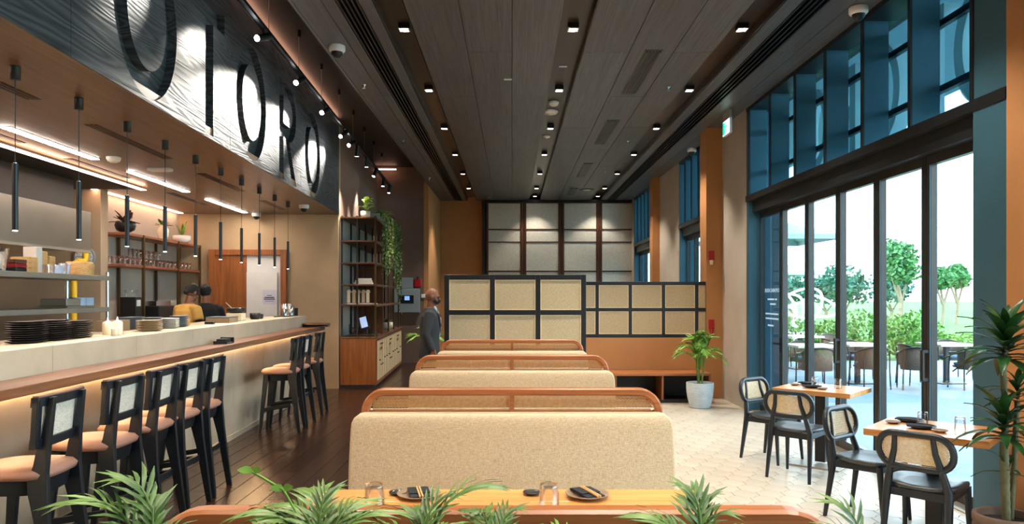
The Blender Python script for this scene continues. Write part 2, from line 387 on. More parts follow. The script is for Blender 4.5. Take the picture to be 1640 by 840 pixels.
# ---- floor: slab, planks on the bar side, ogee tiles on the window side
floor = struct(MB().box(-9, 3.75, -4, 23, -.12, -.012), 'floor', MT['subfloor'])
SPLIT = .70
protos = []
for ln in (1.2, 1.5, 1.8):
    protos.append(MB().chbox(0, .177, 0, ln-.003, -.012, 0, .0025))
meshes = {}
def plank(ix, y, ln, k):
    key = ('p', k)
    x = SPLIT-.18*(ix+1)
    if key not in meshes:
        o = protos[k].build('plank', MT['plank'], floor); meshes[key] = o; o.location = (x, y, 0)
    else: share(meshes[key], 'plank', floor, (x, y, 0))
rest = MB()
npl = 0
for ix in range(23):
    y = 3.4 - random.random()*1.2
    while y < 18.6:
        k = random.randrange(3); ln = (1.2, 1.5, 1.8)[k]
        x = SPLIT-.18*(ix+1)
        if npl < 300 and x < -.7 or x < -.7: plank(ix, y, ln, k); npl += 1
        else: rest.chbox(x, x+.177, y, y+ln-.003, -.012, 0, .0025)
        y += ln
for ix in range(23):
    x = SPLIT-.18*(ix+1); rest.chbox(x, x+.177, -3.9, 2.1, -.012, -.0008, .0025)
rest.build('plank', MT['plank'], floor, kind='stuff')
# tiles: pointed hexagons with S-curved sides
TW, TR = .207, .180
def tile_outline():
    hw = TW/2-.0022; a = TR*2/3-.0025; bq = TR/3-.0012
    corners = [(0,-a),(hw,-bq),(hw,bq),(0,a),(-hw,bq),(-hw,-bq)]
    pts = []
    for i in range(6):
        p, q = corners[i], corners[(i+1)%6]
        dx, dy = q[0]-p[0], q[1]-p[1]; ln = math.hypot(dx,dy); nx, ny = dy/ln, -dx/ln
        amp = {0:.012,1:.0,2:.012,3:.012,4:.0,5:.012}[i]
        n = 5 if amp else 1
        for t in range(n):
            u = t/n; off = amp*math.sin(2*PI*u)*(1 if i in (0,3) else -1)
            pts.append((p[0]+dx*u+nx*off, p[1]+dy*u+ny*off))
    return pts
TO = tile_outline()
def tile_mb(mb, cx, cy):
    n = len(TO); b = [(cx+x,cy+y,-.012) for x,y in TO]; m_ = [(cx+x,cy+y,-.0015) for x,y in TO]; t = [(cx+x*.985,cy+y*.985,0) for x,y in TO]
    fs = [tuple(range(2*n,3*n))]
    for i in range(n):
        j = (i+1)%n; fs += [(i,j,n+j,n+i),(n+i,n+j,2*n+j,2*n+i)]
    return mb.add(b+m_+t, fs)
spots = []
for r in range(-6, 82):
    for c in range(0, 16):
        x = SPLIT+TW/2+c*TW+(TW/2 if r%2 else 0); y = 2.4+r*TR
        if x > 3.66: continue
        spots.append((x,y))
vis = [p for p in spots if p[1] > 5.25 and p[0] > .86 and p[0]/p[1] < .72 and not (p[0] < .9)]
vis.sort(key=lambda p: p[1]); vis = vis[:300]; vset = set(vis)
tp = None
for x, y in vis:
    if tp is None: tp = tile_mb(MB(),0,0).build('tile', MT['tile'], floor); tp.location = (x,y,0)
    else: share(tp, 'tile', floor, (x,y,0))
tr = MB()
for p in spots:
    if p not in vset: tile_mb(tr, *p)
tr.build('tile', MT['tile'], floor, kind='stuff')
struct(MB().box(SPLIT, 3.72, -4, 17, -.0118, -.0065), 'floor_grout_bed', MT['grout'])

# ---- ceiling of the dining room
CZ = 4.35
ceiling = struct(MB().box(-2.02, 3.9, -4, 23, CZ+.16, 5.2), 'ceiling', MT['ceilblack'])
cols_ = [(-2.02,-1.75,0),(-1.75,-1.62,1),(-1.41,-1.28,0),(-1.00,-.49,1),(-.49,0,0),(0,.48,1),(.79,1.30,0),(1.30,1.79,1),(1.79,2.22,0),(2.51,2.67,1),(2.91,3.15,0),(3.15,3.40,1)]
for x0, x1, ph in cols_:
    y = -3.6 + (1.83 if ph else 0) + .86
    w = x1-x0-.006; first = None
    while y < 21:
        ln = min(3.66, 21.25-y)
        MB().chbox(0, w, 0, ln-.005, CZ, CZ+.03, .003, top=False).build('ceiling_panel', MT['ceilwood'], ceiling, loc=(x0+.003, y, 0))
        y += 3.66
# support layer above the panels (dark gaps) and the sunken troughs for the lamps
bk = MB()
for x0, x1 in ((-2.02,-1.60),(-1.42,-1.27),(-1.01,.48),(.79,2.22),(2.50,2.68),(2.90,3.9)):
    bk.box(x0, x1, -4, 21.4, CZ+.032, CZ+.17)
bk.build('ceiling_backing', MT['ceilblack'], ceiling)
for x0, x1 in ((-1.27,-1.01),(.48,.79),(2.22,2.50)):
    MB().box(x0, x1, -4, 21.4, CZ+.10, CZ+.16).box(x0-.002,x0+.006,-4,21.4,CZ+.004,CZ+.10).box(x1-.006,x1+.002,-4,21.4,CZ+.004,CZ+.10).build('lamp_trough', MT['troughwood'], ceiling)
def diffuser(x0, x1):
    t = MB().box(x0, x1, -4, 21.3, CZ+.09, CZ+.10).build('diffuser_tray', MT['black'], ceiling)
    n = 4
    for i in range(n+1):
        x = x0+(x1-x0)*i/n
        MB().box(x-.008, x+.008, -4, 21.3, CZ-.004, CZ+.06).build('diffuser_blade', MT['darkmetal'], ceiling)
diffuser(-1.60, -1.42); diffuser(2.68, 2.90)

# ---- right wall with its window bays
WX = 3.38
def wall_piece(name, y0, y1, m, x0=WX, x1=3.75, z0=0, z1=4.6):
    return struct(MB().box(x0, x1, y0, y1, z0, z1), name, m)
wall_piece('wall_right', 10.73, 13.0, MT['beige'])
wall_piece('wall_right_pier', 15.05, 18.0, MT['beige'])
wall_piece('wall_right_near', 4.25, 5.08, MT['orange'])
wall_piece('trim_1', 11.95, 12.35, MT['orange'], 3.125, WX)
wall_piece('trim_2', 17.0, 17.35, MT['orange'], 3.215, WX)
wall_piece('wall_right_end', 20.6, 21.4, MT['beige'])
wall_piece('wall_right_rear', -4, -1.6, MT['beige'])
wall_piece('wall_right_head', -4, 21.4, MT['black'], WX+.0, 3.75, CZ, 4.8)
def window_bay(idx, y0, y1, fins, glassm, blue=True):
    """tall bay: jambs, transom beam, deep vertical fins above with panes between"""
    fr = MB().box(WX+.01, 3.72, y0, y0+.03, 0, CZ).box(WX+.01, 3.72, y1-.03, y1, 0, CZ)
    w = struct(fr, 'window_%d' % idx, MT['bluemetal'])
    MB().box(WX-.01, 3.72, y0, y1, 3.0, 3.085).build('transom', MT['black'], w, bevel=.004)
    MB().box(WX+.06, 3.72, y0, y1, 2.84, 3.0).build('door_head', MT['darkmetal'], w)
    MB().box(WX, 3.72, y0, y1, CZ-.05, CZ).build('head_frame', MT['black'], w)
    for i, y in enumerate(fins):
        b = MB().box(WX+.012, 3.63, y-.012, y+.012, 3.085, CZ-.05).build('fin', MT['bluemetal'], w)
        MB().box(WX-.006, WX+.012, y-.022, y+.022, 3.085, CZ-.05).build('fin_edge', MT['black'], b)
    ys = [y0+.03]+list(fins)+[y1-.03]
    for a, b in zip(ys[:-1], ys[1:]):
        if b-a < .12: continue
        MB().box(3.632, 3.640, a, b, 3.085, CZ-.05).build('pane', glassm, w)
    return w
F1 = [5.46+.857*k for k in range(7)]
win1 = window_bay(1, 5.08, 10.73, F1, MT['glassblue'])
MB().box(WX, 3.62, 5.08, 5.45, 3.085, CZ-.05).build('side_panel', MT['bluemetal'], win1, bevel=.004)
MB().box(WX, 3.62, 5.08, 5.45, 0, 3.0).build('side_panel', MT['bluemetal'], win1, bevel=.004)
MB().box(WX+.012, 3.62, 10.63, 10.70, 0, 3.0).build('side_panel', MT['bluemetal'], win1)
for a, b in zip(F1[:-1], F1[1:]):            # cross bars that carry the outdoor lettering
    for z in (3.42, 3.98):
        MB().box(3.66, 3.71, a, b, z-.028, z+.028).build('cross_bar', MT['black'], win1)
win2 = window_bay(2, 13.0, 15.05, [13.5,14.02,14.54], MT['glassblue'])
win3 = window_bay(3, 18.0, 20.6, [18.5,19.0,19.5,20.05], MT['glassblue'])
win_fill = window_bay(4, -1.6, 4.25, [-.8+.857*k for k in range(6)], MT['glass'])  # unseen bay behind the camera, added to let in daylight fill
# door leaves
def leaf(idx, y0, y1, glassm, handle=None, lock=False, x=3.57):
    d = struct(MB().box(x-.03, x+.03, y0, y0+.062, 0.0, 2.84).box(x-.03, x+.03, y1-.062, y1, 0.0, 2.84), 'door_%d' % idx, MT['stile'], bevel=.004)
    MB().box(x-.03, x+.03, y0+.062, y1-.062, 0, .10).build('bottom_rail', MT['stile'], d)
    MB().box(x-.03, x+.03, y0+.062, y1-.062, 2.76, 2.84).build('top_rail', MT['stile'], d)
    MB().box(x-.036, x-.030, y0+.052, y0+.062, .1, 2.76).box(x-.036, x-.030, y1-.062, y1-.052, .1, 2.76).build('glazing_bead', MT['bluemetal'], d)
    MB().box(x-.004, x+.004, y0+.06, y1-.06, .10, 2.77).build('pane', glassm, d)
    if handle == 'pull':
        MB().box(x-.085, x-.03, y1-.05, y1-.02, .92, .95).box(x-.085, x-.03, y1-.05, y1-.02, 1.16, 1.19).box(x-.095, x-.075, y1-.055, y1-.015, .92, 1.19).build('handle', MT['black'], d, bevel=.004)
    if handle == 'lever':
        MB().box(x-.075, x-.03, y0+.02, y0+.045, 1.0, 1.03).box(x-.085, x-.065, y0+.02, y0+.17, 1.003, 1.027).box(x-.038, x-.03, y0+.01, y0+.055, .9, 1.1).build('handle', MT['black'], d, bevel=.003)
    if lock:
        MB().tube([(x-.03,y0+.03,.55),(x-.06,y0+.03,.55)], .014, 10).build('lock', MT['steelpost'], d)
    return d
D0 = [5.50+.853*k for k in range(7)]
for k in range(6):
    leaf(k+1, D0[k], D0[k+1]-.006, MT['glassdark'] if k == 5 else MT['glass'], {5:'lever', 0:'pull', 2:'pull'}.get(k), k == 1)
for k, (a, b) in enumerate(((13.03,13.7),(13.705,14.37),(14.375,15.02),(18.03,18.88),(18.885,19.73),(19.735,20.57))):
    leaf(k+7, a, b, MT['glassblue'])
for k in range(6):
    leaf(k+13, -1.57+.965*k, -1.57+.965*(k+1)-.006, MT['glass'])  # leaves of the added daylight bay behind the camera
struct(MB().box(3.42, 3.72, 5.45, 10.65, -.006, .012), 'trim_3', MT['steel'])
# ---- far end: orange wall, glazed shoji doors
struct(MB().box(-2.3, -.7, 21.15, 21.4, 0, 4.8), 'wall_back', MT['orange'])
struct(MB().box(-2.16, -2.045, 18.19, 21.2, 0, 4.9), 'wall_back_return', MT['orange'])
struct(MB().box(-4.2, -2.05, 18.2, 18.4, 0, 5.0), 'wall_back_left', MT['brownwall'])
struct(MB().box(-.9, 3.6, 21.5, 21.6, 0, 4.8), 'wall_back_behind_screens', MT['beige'])
struct(MB().box(-9, 3.75, -4.2, -4, 0, 5.2), 'wall_rear', MT['beige'])
struct(MB().box(-4.5, -1.9, -4, 23, 4.80, 5.1), 'ceiling_recess', MT['ceilblack'])
struct(MB().box(-2.05, -2.02, -4, 23, CZ+.0, 4.85), 'trim_4', MT['ceilwood'])
# ---- the bar wing (u, s frame)
struct(MB().box(-7.6, -2.464, -3.5, 13.4, 3.09, 3.2), 'soffit', MT['soffit'], TH)
bulk = struct(MB().box(-2.62, -2.53, -3.5, 13.29, 3.2, 4.72), 'bulkhead', MT['signback'], TH)
struct(MB().box(-7.4, -2.47, 13.3, 13.5, 0, 4.85), 'wall_bar_back', MT['barwall'], TH)
struct(MB().box(-2.66, -2.47, 13.5, 18.35, 0, 4.85), 'wall_left', MT['brownwall'], TH)
struct(MB().box(-5.45, -5.25, 10.5, 13.3, 0, 3.09), 'wall_back_bar', MT['beige'], TH)
struct(MB().box(-7.6, -5.1, 10.3, 10.5, 0, 3.09), 'wall_kitchen_end', MT['kitchenwall'], TH)
struct(MB().box(-7.8, -7.6, -3.5, 13.4, 0, 3.3), 'wall_kitchen', MT['kitchenwall'], TH)
struct(MB().box(-7.6, -4.42, -3.5, 10.0, 3.05, 3.09).box(-5.0, -4.9, -3.5, 9.25, 2.66, 3.06), 'kitchen_bulkhead', MT['ceilblack'], TH)
# engraved sign boards: letters O T O R O cut right through the front boards
def oval(cx, cz, rx, rz_, n=56): return [(cx+rx*math.cos(2*PI*k/n), cz+rz_*math.sin(2*PI*k/n)) for k in range(n)]
Z0, Z1 = 3.125, 4.37; ZC = (Z0+Z1)/2
def letterO(c, hw=.53): return [oval(c, ZC, hw, (Z1-Z0)/2), oval(c, ZC, hw-.20, (Z1-Z0)/2-.21)]
def letterT(c): return [[(c-.41,Z1),(c+.41,Z1),(c+.41,Z1-.2),(c+.10,Z1-.2),(c+.10,Z0),(c-.10,Z0),(c-.10,Z1-.2),(c-.41,Z1-.2)]]
def letterR(c):
    x0 = c-.42; r = .36; zc = Z1-r; out = [(x0,Z0),(x0,Z1),(c+.05,Z1)]
    out += [(c+.05+.38*math.sin(PI*k/14), zc+r*math.cos(PI*k/14)) for k in range(1,14)]
    out += [(c+.07,zc-r),(c+.44,Z0),(c+.21,Z0),(c-.12,zc-r+.02),(x0+.2,zc-r+.02),(x0+.2,Z0)]
    inn = [(x0+.2,zc-r+.19),(x0+.2,Z1-.17),(c+.04,Z1-.17)]+[(c+.04+.2*math.sin(PI*k/10), zc+.005+(r-.175)*math.cos(PI*k/10)) for k in range(1,10)]+[(c+.04,zc-r+.19)]
    return [out, inn]
def board(y0, y1, loops):
    cu = bpy.data.curves.new('sign_board', 'CURVE'); cu.dimensions = '2D'; cu.fill_mode = 'BOTH'; cu.extrude = .035
    for lp in [[(y0+.002,3.096),(y1-.002,3.096),(y1-.002,4.72),(y0+.002,4.72)]]+loops:
        sp = cu.splines.new('POLY'); sp.points.add(len(lp)-1); sp.use_cyclic_u = True
        for p, q in zip(sp.points, lp): p.co = (q[0], q[1], 0, 1)
    t = bpy.data.objects.new('tmp', cu); COL.objects.link(t)
    me = bpy.data.meshes.new_from_object(t.evaluated_get(bpy.context.evaluated_depsgraph_get()))
    bpy.data.objects.remove(t)
    for v in me.vertices: x, y, z = v.co; v.co = (-2.493+z, x, y)
    me.materials.clear(); me.materials.append(MT['sign'])
    for p in me.polygons: p.use_smooth = False
    o = bpy.data.objects.new('sign_board', me); link(o, bulk); return o
bpy.context.view_layer.update()
board(-3.5, -1.19, []); board(-1.19, 1.71, []); board(1.71, 4.61, [])
b2 = board(4.61, 7.50, letterO(5.66)+letterT(6.93)); b2['label'] = 'dark brushed wood board with the letters O and T cut into it'
b3 = board(7.50, 10.45, letterO(8.22)+letterR(9.75)); b3['label'] = 'dark brushed wood board with the letters O and R cut into it'
b4 = board(10.45, 13.3, letterO(11.2,.50)); b4['label'] = 'dark brushed wood board with the last letter O cut into it'
MB().box(-2.56, -2.45, -3.5, 13.3, 4.72, 4.735).build('cove_strip', MT['ledcove'], bulk)
MB().box(-3.35, -1.98, 18.12, 18.14, 4.70, 4.73).build('cove_strip', MT['ledcove'], bulk)
# door in the bar's back wall
dw = struct(MB().box(-4.70, -4.60, 13.2, 13.3, 0, 2.46).box(-3.46, -3.36, 13.2, 13.3, 0, 2.46).box(-4.60, -3.46, 13.2, 13.3, 2.36, 2.46), 'door_19', MT['doorwood'], TH, .004)
MB().box(-4.60, -4.06, 13.24, 13.29, 0, 2.36).build('door_leaf', MT['doorwood'], dw)
MB().box(-4.08, -3.46, 13.27, 13.29, 0, 2.36).build('white_reveal', MT['white'], dw)
MB().box(-4.05, -3.52, 13.21, 13.25, 0, 2.06).build('white_panel', MT['white'], dw, bevel=.003)
nt = MB().box(-3.77, -3.53, 13.203, 13.207, 1.50, 1.75).build('paper_notice', MT['paper'], dw)
def text3(body, size, mat, parent, M, extrude=.001, align='CENTER', name='lettering'):
    cu = bpy.data.curves.new('t', 'FONT'); cu.body = body; cu.size = size; cu.extrude = extrude; cu.align_x = align; cu.align_y = 'CENTER'
    t = bpy.data.objects.new('t', cu); COL.objects.link(t); bpy.context.view_layer.update()
    me = bpy.data.meshes.new_from_object(t.evaluated_get(bpy.context.evaluated_depsgraph_get())); bpy.data.objects.remove(t)
    me.transform(M); me.materials.clear(); me.materials.append(mat)
    o = bpy.data.objects.new(name, me); return link(o, parent)
for k, (wd, z, sz) in enumerate(((.09,1.655,.012),(.17,1.62,.02),(.19,1.59,.02),(.16,1.555,.008))):     # lines of print too small to read
    MB().box(-3.65-wd/2, -3.65+wd/2, 13.201, 13.203, z-sz/2, z+sz/2).build('print_line', MT['txtdark'], dw)
# writing on the far folding leaf reads from outside (mirrored from the room)
leaf6 = bpy.data.objects['door_6']
yc = (D0[5]+D0[6])/2
def mirrored(body, size, z, dy=0):
    # local x -> +y so that it reads correctly from outside (looking toward -x)
    M = Matrix(((0,0,1,3.564),(1,0,0,yc+dy),(0,1,0,z),(0,0,0,1)))
    return text3(body, size, MT['txt'], leaf6, M)
mirrored('OPENING HOUR', .075, 1.72)
for z, w_, dy in ((1.60,.07,-.16),(1.60,.26,.04),(1.535,.22,-.04),(1.40,.5,0),(1.335,.5,0),(1.24,.22,.05)):
    MB().box(3.563, 3.565, yc-w_/2+dy, yc+w_/2+dy, z-.011, z+.011).build('print_line', MT['txt'], leaf6)
# ---- outside ground and building parts
struct(MB().box(3.75, 13.5, -8, 19.0, -.14, -.02), 'terrace_floor', MT['terrace'])
struct(MB().box(3.75, 160, -30, 220, -.4, -.06), 'lawn_ground', MT['lawn'])
struct(MB().box(3.75, 7.6, -8, 26, 5.15, 5.4), 'canopy_roof', MT['canopy'])
struct(MB().box(3.76, 4.16, 11.2, 11.6, 0, 5.15), 'outside_column', MT['outsidewall'])
struct(MB().box(-9, 3.9, -4.2, 23, 5.2, 5.5), 'roof', MT['ceilblack'])  # unseen roof slab, put in to block the sun
struct(MB().box(-9, -7.8, -4.2, 23, 0, 5.3), 'wall_outer_left', MT['kitchenwall'])
struct(MB().box(-9, 3.9, 22.8, 23, 0, 5.3), 'wall_outer_back', MT['beige'])
# ================================================================== FURNITURE
# ---- bar counter (u, s frame; origin on the floor at its near end)
BU, B0, B1 = -2.82, -1.0, 12.35
bar = thing('bar_counter', 'long pale stone bar counter with a walnut ledge, running along the left side', 'bar', L(BU, B0), TH)
LN = B1-B0
n = 11
for k in range(n):
    a = LN*k/n; b = LN*(k+1)/n
    MB().box(-.14, 0, a+.0015, b-.0015, 0, 1.32).build('stone_panel', MT['stone'], bar, bevel=.003)
MB().box(-.68, -.14, 0, LN, 1.265, 1.32).build('counter_top', MT['stone'], bar, bevel=.004)
MB().box(-.66, -.60, 0, LN, 0, 1.265).build('back_panel', MT['steel'], bar)
MB().box(0.0, .285, .6, LN+.13, 1.085, 1.145).build('ledge', MT['ledge'], bar, bevel=.006)
MB().box(.002, .02, .7, LN-.02, 1.06, 1.083).build('led_strip', MT['ledbar'], bar)
MB().box(0.0, .012, 0, LN, 0, .06).build('skirting', MT['stone'], bar)
# ---- bar stools (face +y, origin under the seat)
def superloop(hx, hy, z, n=28, p=3.2, cx=0, cy=0, tap=0):
    out = []
    for k in range(n):
        a = 2*PI*k/n; c, s_ = math.cos(a), math.sin(a)
        x = hx*abs(c)**(2/p)*(1 if c > 0 else -1); y = hy*abs(s_)**(2/p)*(1 if s_ > 0 else -1)
        out.append((cx+x*(1+tap*y/hy), cy+y, z))
    return out
def make_stool(label, group):
    t = thing('bar_stool', label, 'bar stool', (0,0,0), 0, group)
    for sx in (-1, 1):
        prof = [(-.262,0),(-.222,0),(-.150,.45),(-.105,.64),(-.100,.70),(-.128,.78),(-.138,.84),(-.165,.93),(-.188,1.06),(-.198,1.13),(-.226,1.13),(-.205,.9),(-.196,.74),(-.210,.5)]
        mb = MB(); mb.prism(prof, 'x', -.018, .018)
        mb.v = [(x+sx*(.205-.052*min(1,z/1.0)), y, z) for x, y, z in mb.v]
        mb.build('rear_leg', MT['blackw'], t, bevel=.004)
        MB().bar((sx*.165,.15,.70),(sx*.205,.215,0), .036,.06,.028,.034).build('front_leg', MT['blackw'], t, bevel=.004)
        MB().bar((sx*.185,-.14,.33),(sx*.19,.18,.28), .022,.04,side=(1,0,0)).build('side_stretcher', MT['blackw'], t)
    MB().cbox(0,.18,.26,.38,.026,.045).build('foot_rest', MT['blackw'], t, bevel=.003)
    MB().cbox(0,-.165,.36,.36,.026,.045).build('rear_stretcher', MT['blackw'], t)
    MB().loft([superloop(.17,.165,.625),superloop(.185,.18,.70)]).build('seat_frame', MT['blackw'], t)
    s = [superloop(.175,.18,.70,p=3.5,cy=.01),superloop(.215,.212,.712,p=3.5,cy=.01),superloop(.222,.22,.735,p=3.5,cy=.01),superloop(.205,.202,.758,p=3.2,cy=.01),superloop(.14,.14,.768,p=2.6,cy=.01),superloop(.05,.05,.77,p=2,cy=.01)]
    MB().loft(s).build('seat', MT['leather'], t)
    # back: bowed frame, cane panel inside
    def cv(x, z): return -.165 - .10*(z-.88) + .42*x*x
    def strip(x0, x1, zf0, zf1, th, nn=10):
        rings = []
        for i in range(nn+1):
            x = x0+(x1-x0)*i/nn; za, zb = zf0(x), zf1(x)
            rings.append([(x,cv(x,za)-th/2,za),(x,cv(x,zb)-th/2,zb),(x,cv(x,zb)+th/2,zb),(x,cv(x,za)+th/2,za)])
        return MB().loft(rings, True, False)
    top = lambda x: 1.145-.06*abs(x)**2*8*.1; 
    b = strip(-.236,.236,lambda x:1.085,lambda x:1.135,.034)
    b.build('back_rail', MT['blackw'], t, bevel=.005)
    strip(-.218,.218,lambda x:.87,lambda x:.92,.034).build('back_rail', MT['blackw'], t, bevel=.005)
    for sx in (-1,1):
        x = sx*.216; xb = sx*.200
        MB().loft([[(x0-.022,cv(x0,z)-.017,z),(x0+.022,cv(x0,z)-.017,z),(x0+.022,cv(x0,z)+.017,z),(x0-.022,cv(x0,z)+.017,z)] for x0, z in ((xb,.885),((x+xb)/2,1.0),(x,1.12))],True,False).build('back_stile', MT['blackw'], t, bevel=.005)
    strip(-.20,.20,lambda x:.915,lambda x:1.09,.006).build('cane_panel', MT['canesheet'], t)
    strip(-.230,.230,lambda x:1.1352,lambda x:1.143,.030).build('top_sheen', MT['leather'], t)  # tan strip painted in for light reflected along the top of the frame
    return t
SU = -2.20
stool_s = [4.07,4.80,5.37,5.87,6.37,9.22,9.72,10.58]
sl = ['black bar stool with tan seat nearest the camera, at the left edge of the picture','black bar stool with tan seat, second from the camera in the row of five','black bar stool with tan seat, middle one of the row of five','black bar stool with tan seat, fourth from the camera in the row of five','black bar stool with tan seat, last of the row of five, beside the open floor','black bar stool with tan seat, nearest of the far three','black bar stool with tan seat, middle of the far three','black bar stool with tan seat, farthest one, beside the round tray']
st0 = make_stool(sl[0], 'stools along the bar')
for i, s in enumerate(stool_s):
    p = L(SU-.20, s); r = TH+PI/2+math.radians([2,-1,1,-2,1,4,-2,2][i])
    if i == 0: st0.location = p; st0.rotation_euler.z = r
    else: dup(st0, p, r, sl[i])
# ---- cane lattice
def cane_lattice(inside, bbox, pitch, f, w=.0028, diag=True, step=None):
    """strips of woven cane over a region in (a,b); f maps to 3D"""
    mb = MB(); a0, a1, b0, b1 = bbox; step = step or pitch*1.5; off = [0]
    def line(p, q, layer):
        d = math.hypot(q[0]-p[0], q[1]-p[1]); m = max(2, int(d/step)); dx, dy = (q[0]-p[0])/d, (q[1]-p[1])/d; nx, ny = -dy*w/2, dx*w/2
        pts = [(p[0]+(q[0]-p[0])*i/m, p[1]+(q[1]-p[1])*i/m) for i in range(m+1)]
        run = []
        def flush():
            if len(run) > 1:
                vs_ = []
                for u, v in run: vs_ += [f(u+nx,v+ny,layer), f(u-nx,v-ny,layer)]
                mb.add(vs_, [(2*i,2*i+1,2*i+3,2*i+2) for i in range(len(run)-1)])
        for u, v in pts:
            if inside(u, v): run.append((u,v))
            else: flush(); run = []
        flush()
    k = a0+pitch/2
    while k < a1:
        for d in (-.17,.17): line((k+d*pitch,b0),(k+d*pitch,b1),0)
        k += pitch
    k = b0+pitch/2
    while k < b1:
        for d in (-.17,.17): line((a0,k+d*pitch),(a1,k+d*pitch),.0012)
        k += pitch
    if diag:
        h = b1-b0; k = a0-h
        while k < a1:
            line((k,b0),(k+h,b1),.0024); line((k,b1),(k+h,b0),.0032); k += pitch
    return mb
# ---- banquettes (origin on the floor, long side along x)
def rrect_path(hw, z0, z1, r, n=8):
    pts = [(-hw, z0)]
    for k in range(n+1):
        a = PI-PI/2*k/n; pts.append((-hw+r+r*math.cos(a), z1-r+r*math.sin(a)))
    for k in range(n+1):
        a = PI/2-PI/2*k/n; pts.append((hw-r+r*math.cos(a), z1-r+r*math.sin(a)))
    pts.append((hw, z0)); return pts
def make_banquette(label, group, sides=(-1,1)):
    t = thing('banquette', label, 'booth bench', (0,0,0), 0, group)
    yb = -.56 if -1 in sides else -.03
    MB().box(-.82,.82,yb,.56,0,.10).build('plinth', MT['basedark'], t)
    MB().box(-.84,.84,yb,.60,.10,.28).build('base', MT['teak'], t, bevel=.006)
    for sy in sides:
        MB().box(-.845,.845, *(sorted((sy*.13,sy*.62))), .28,.45).build('seat_cushion', MT['linen'], t, bevel=.04, seg=4)
        mb = MB(); rings = []
        for z, hw, yo in ((.30,.852,.165),(.75,.848,.15),(.95,.842,.132),(.985,.838,.127),(1.010,.826,.12),(1.024,.808,.112),(1.03,.785,.10)):
            rings.append([(-hw,sy*.02,z),(hw,sy*.02,z),(hw,sy*yo,z),(-hw,sy*yo,z)])
        mb.loft(rings, True, False); mb.build('back_cushion', MT['linen'], t, bevel=.016, seg=4)
    # wooden hoop rail
    path = rrect_path(.785, .98, 1.135, .11)
    rings = []
    pts = [Vector((x,0,z)) for x, z in path]
    for i, p in enumerate(pts):
        a = pts[max(0,i-1)]; b = pts[min(len(pts)-1,i+1)]; tg = (b-a).normalized(); nrm = Vector((-tg.z,0,tg.x))
        c = .008; q = []
        for u, v in ((-.028,-.020+c),(-.028+c,-.020),(.028-c,-.020),(.028,-.020+c),(.028,.020-c),(.028-c,.020),(-.028+c,.020),(-.028,.020-c)):
            q.append(p+Vector((0,u,0))+nrm*v)
        rings.append(q)
    MB().loft(rings, True, False).build('hoop_rail', MT['teak'], t)
    MB().box(-.77,.77,-.012,.012,1.0,1.034).build('lower_rail', MT['teak'], t)
    MB().box(-.012,.012,-.018,.018,1.03,1.12).build('mullion', MT['teak'], t)
    hw, z0, z1, r = .772, 1.03, 1.122, .098
    def inside(a, b):
        if not (-hw < a < hw and z0 < b < z1): return False
        dx, dz = abs(a)-(hw-r), b-(z1-r)
        return not (dx > 0 and dz > 0 and dx*dx+dz*dz > r*r)
    cane_lattice(inside, (-hw,hw,z0,z1), .0168, lambda a,b,l: (a,-.003+l,b), .0045).build('cane_panel', MT['canegold'], t)
    return t
bl = ['linen booth bench with cane rail, nearest the camera, its rail behind the potted palms','large linen booth bench with cane rail, facing the set table','linen booth bench with cane rail, third from the camera, middle of the row','small-looking linen booth bench with cane rail, farthest, in front of the black screen']
bqn = make_banquette(bl[0], 'booth benches in the centre row', (1,)); bqn.location = (-.04,1.735,0)
MB().box(-.84,.84,-.03,-.005,0,1.03).build('back_board', MT['teak'], bqn)
bq0 = make_banquette(bl[1], 'booth benches in the centre row'); bq0.location = (0,3.99,0)
for i, y in enumerate((6.20,8.38)): dup(bq0, (0,y,0), 0, bl[i+2])
# ---- booth tables
def make_booth_table(label, group):
    t = thing('booth_table', label, 'table', (0,0,0), 0, group)
    n = 5
    for k in range(n):
        y0 = -.50+1.0*k/n
        MB().box(-.885,.885,y0+.0008,y0+.2-.0008,.705,.75).build('board', MT['oak'], t, bevel=.003)
    for sx in (-1,1):
        MB().box(sx*.5-.05,sx*.5+.05,-.05,.05,.02,.705).build('post', MT['black'], t, bevel=.004)
        MB().box(sx*.5-.2,sx*.5+.2,-.3,.3,0,.02).build('foot_plate', MT['black'], t)
    return t
bt = make_booth_table('light oak booth table with glasses and napkins behind the palms', 'booth tables'); bt.location = (-.03,2.95,0)
for y, lb in ((5.1,'oak booth table hidden between the second and third bench'),(7.29,'oak booth table hidden between the third and farthest bench')): dup(bt, (0,y,0), 0, lb)
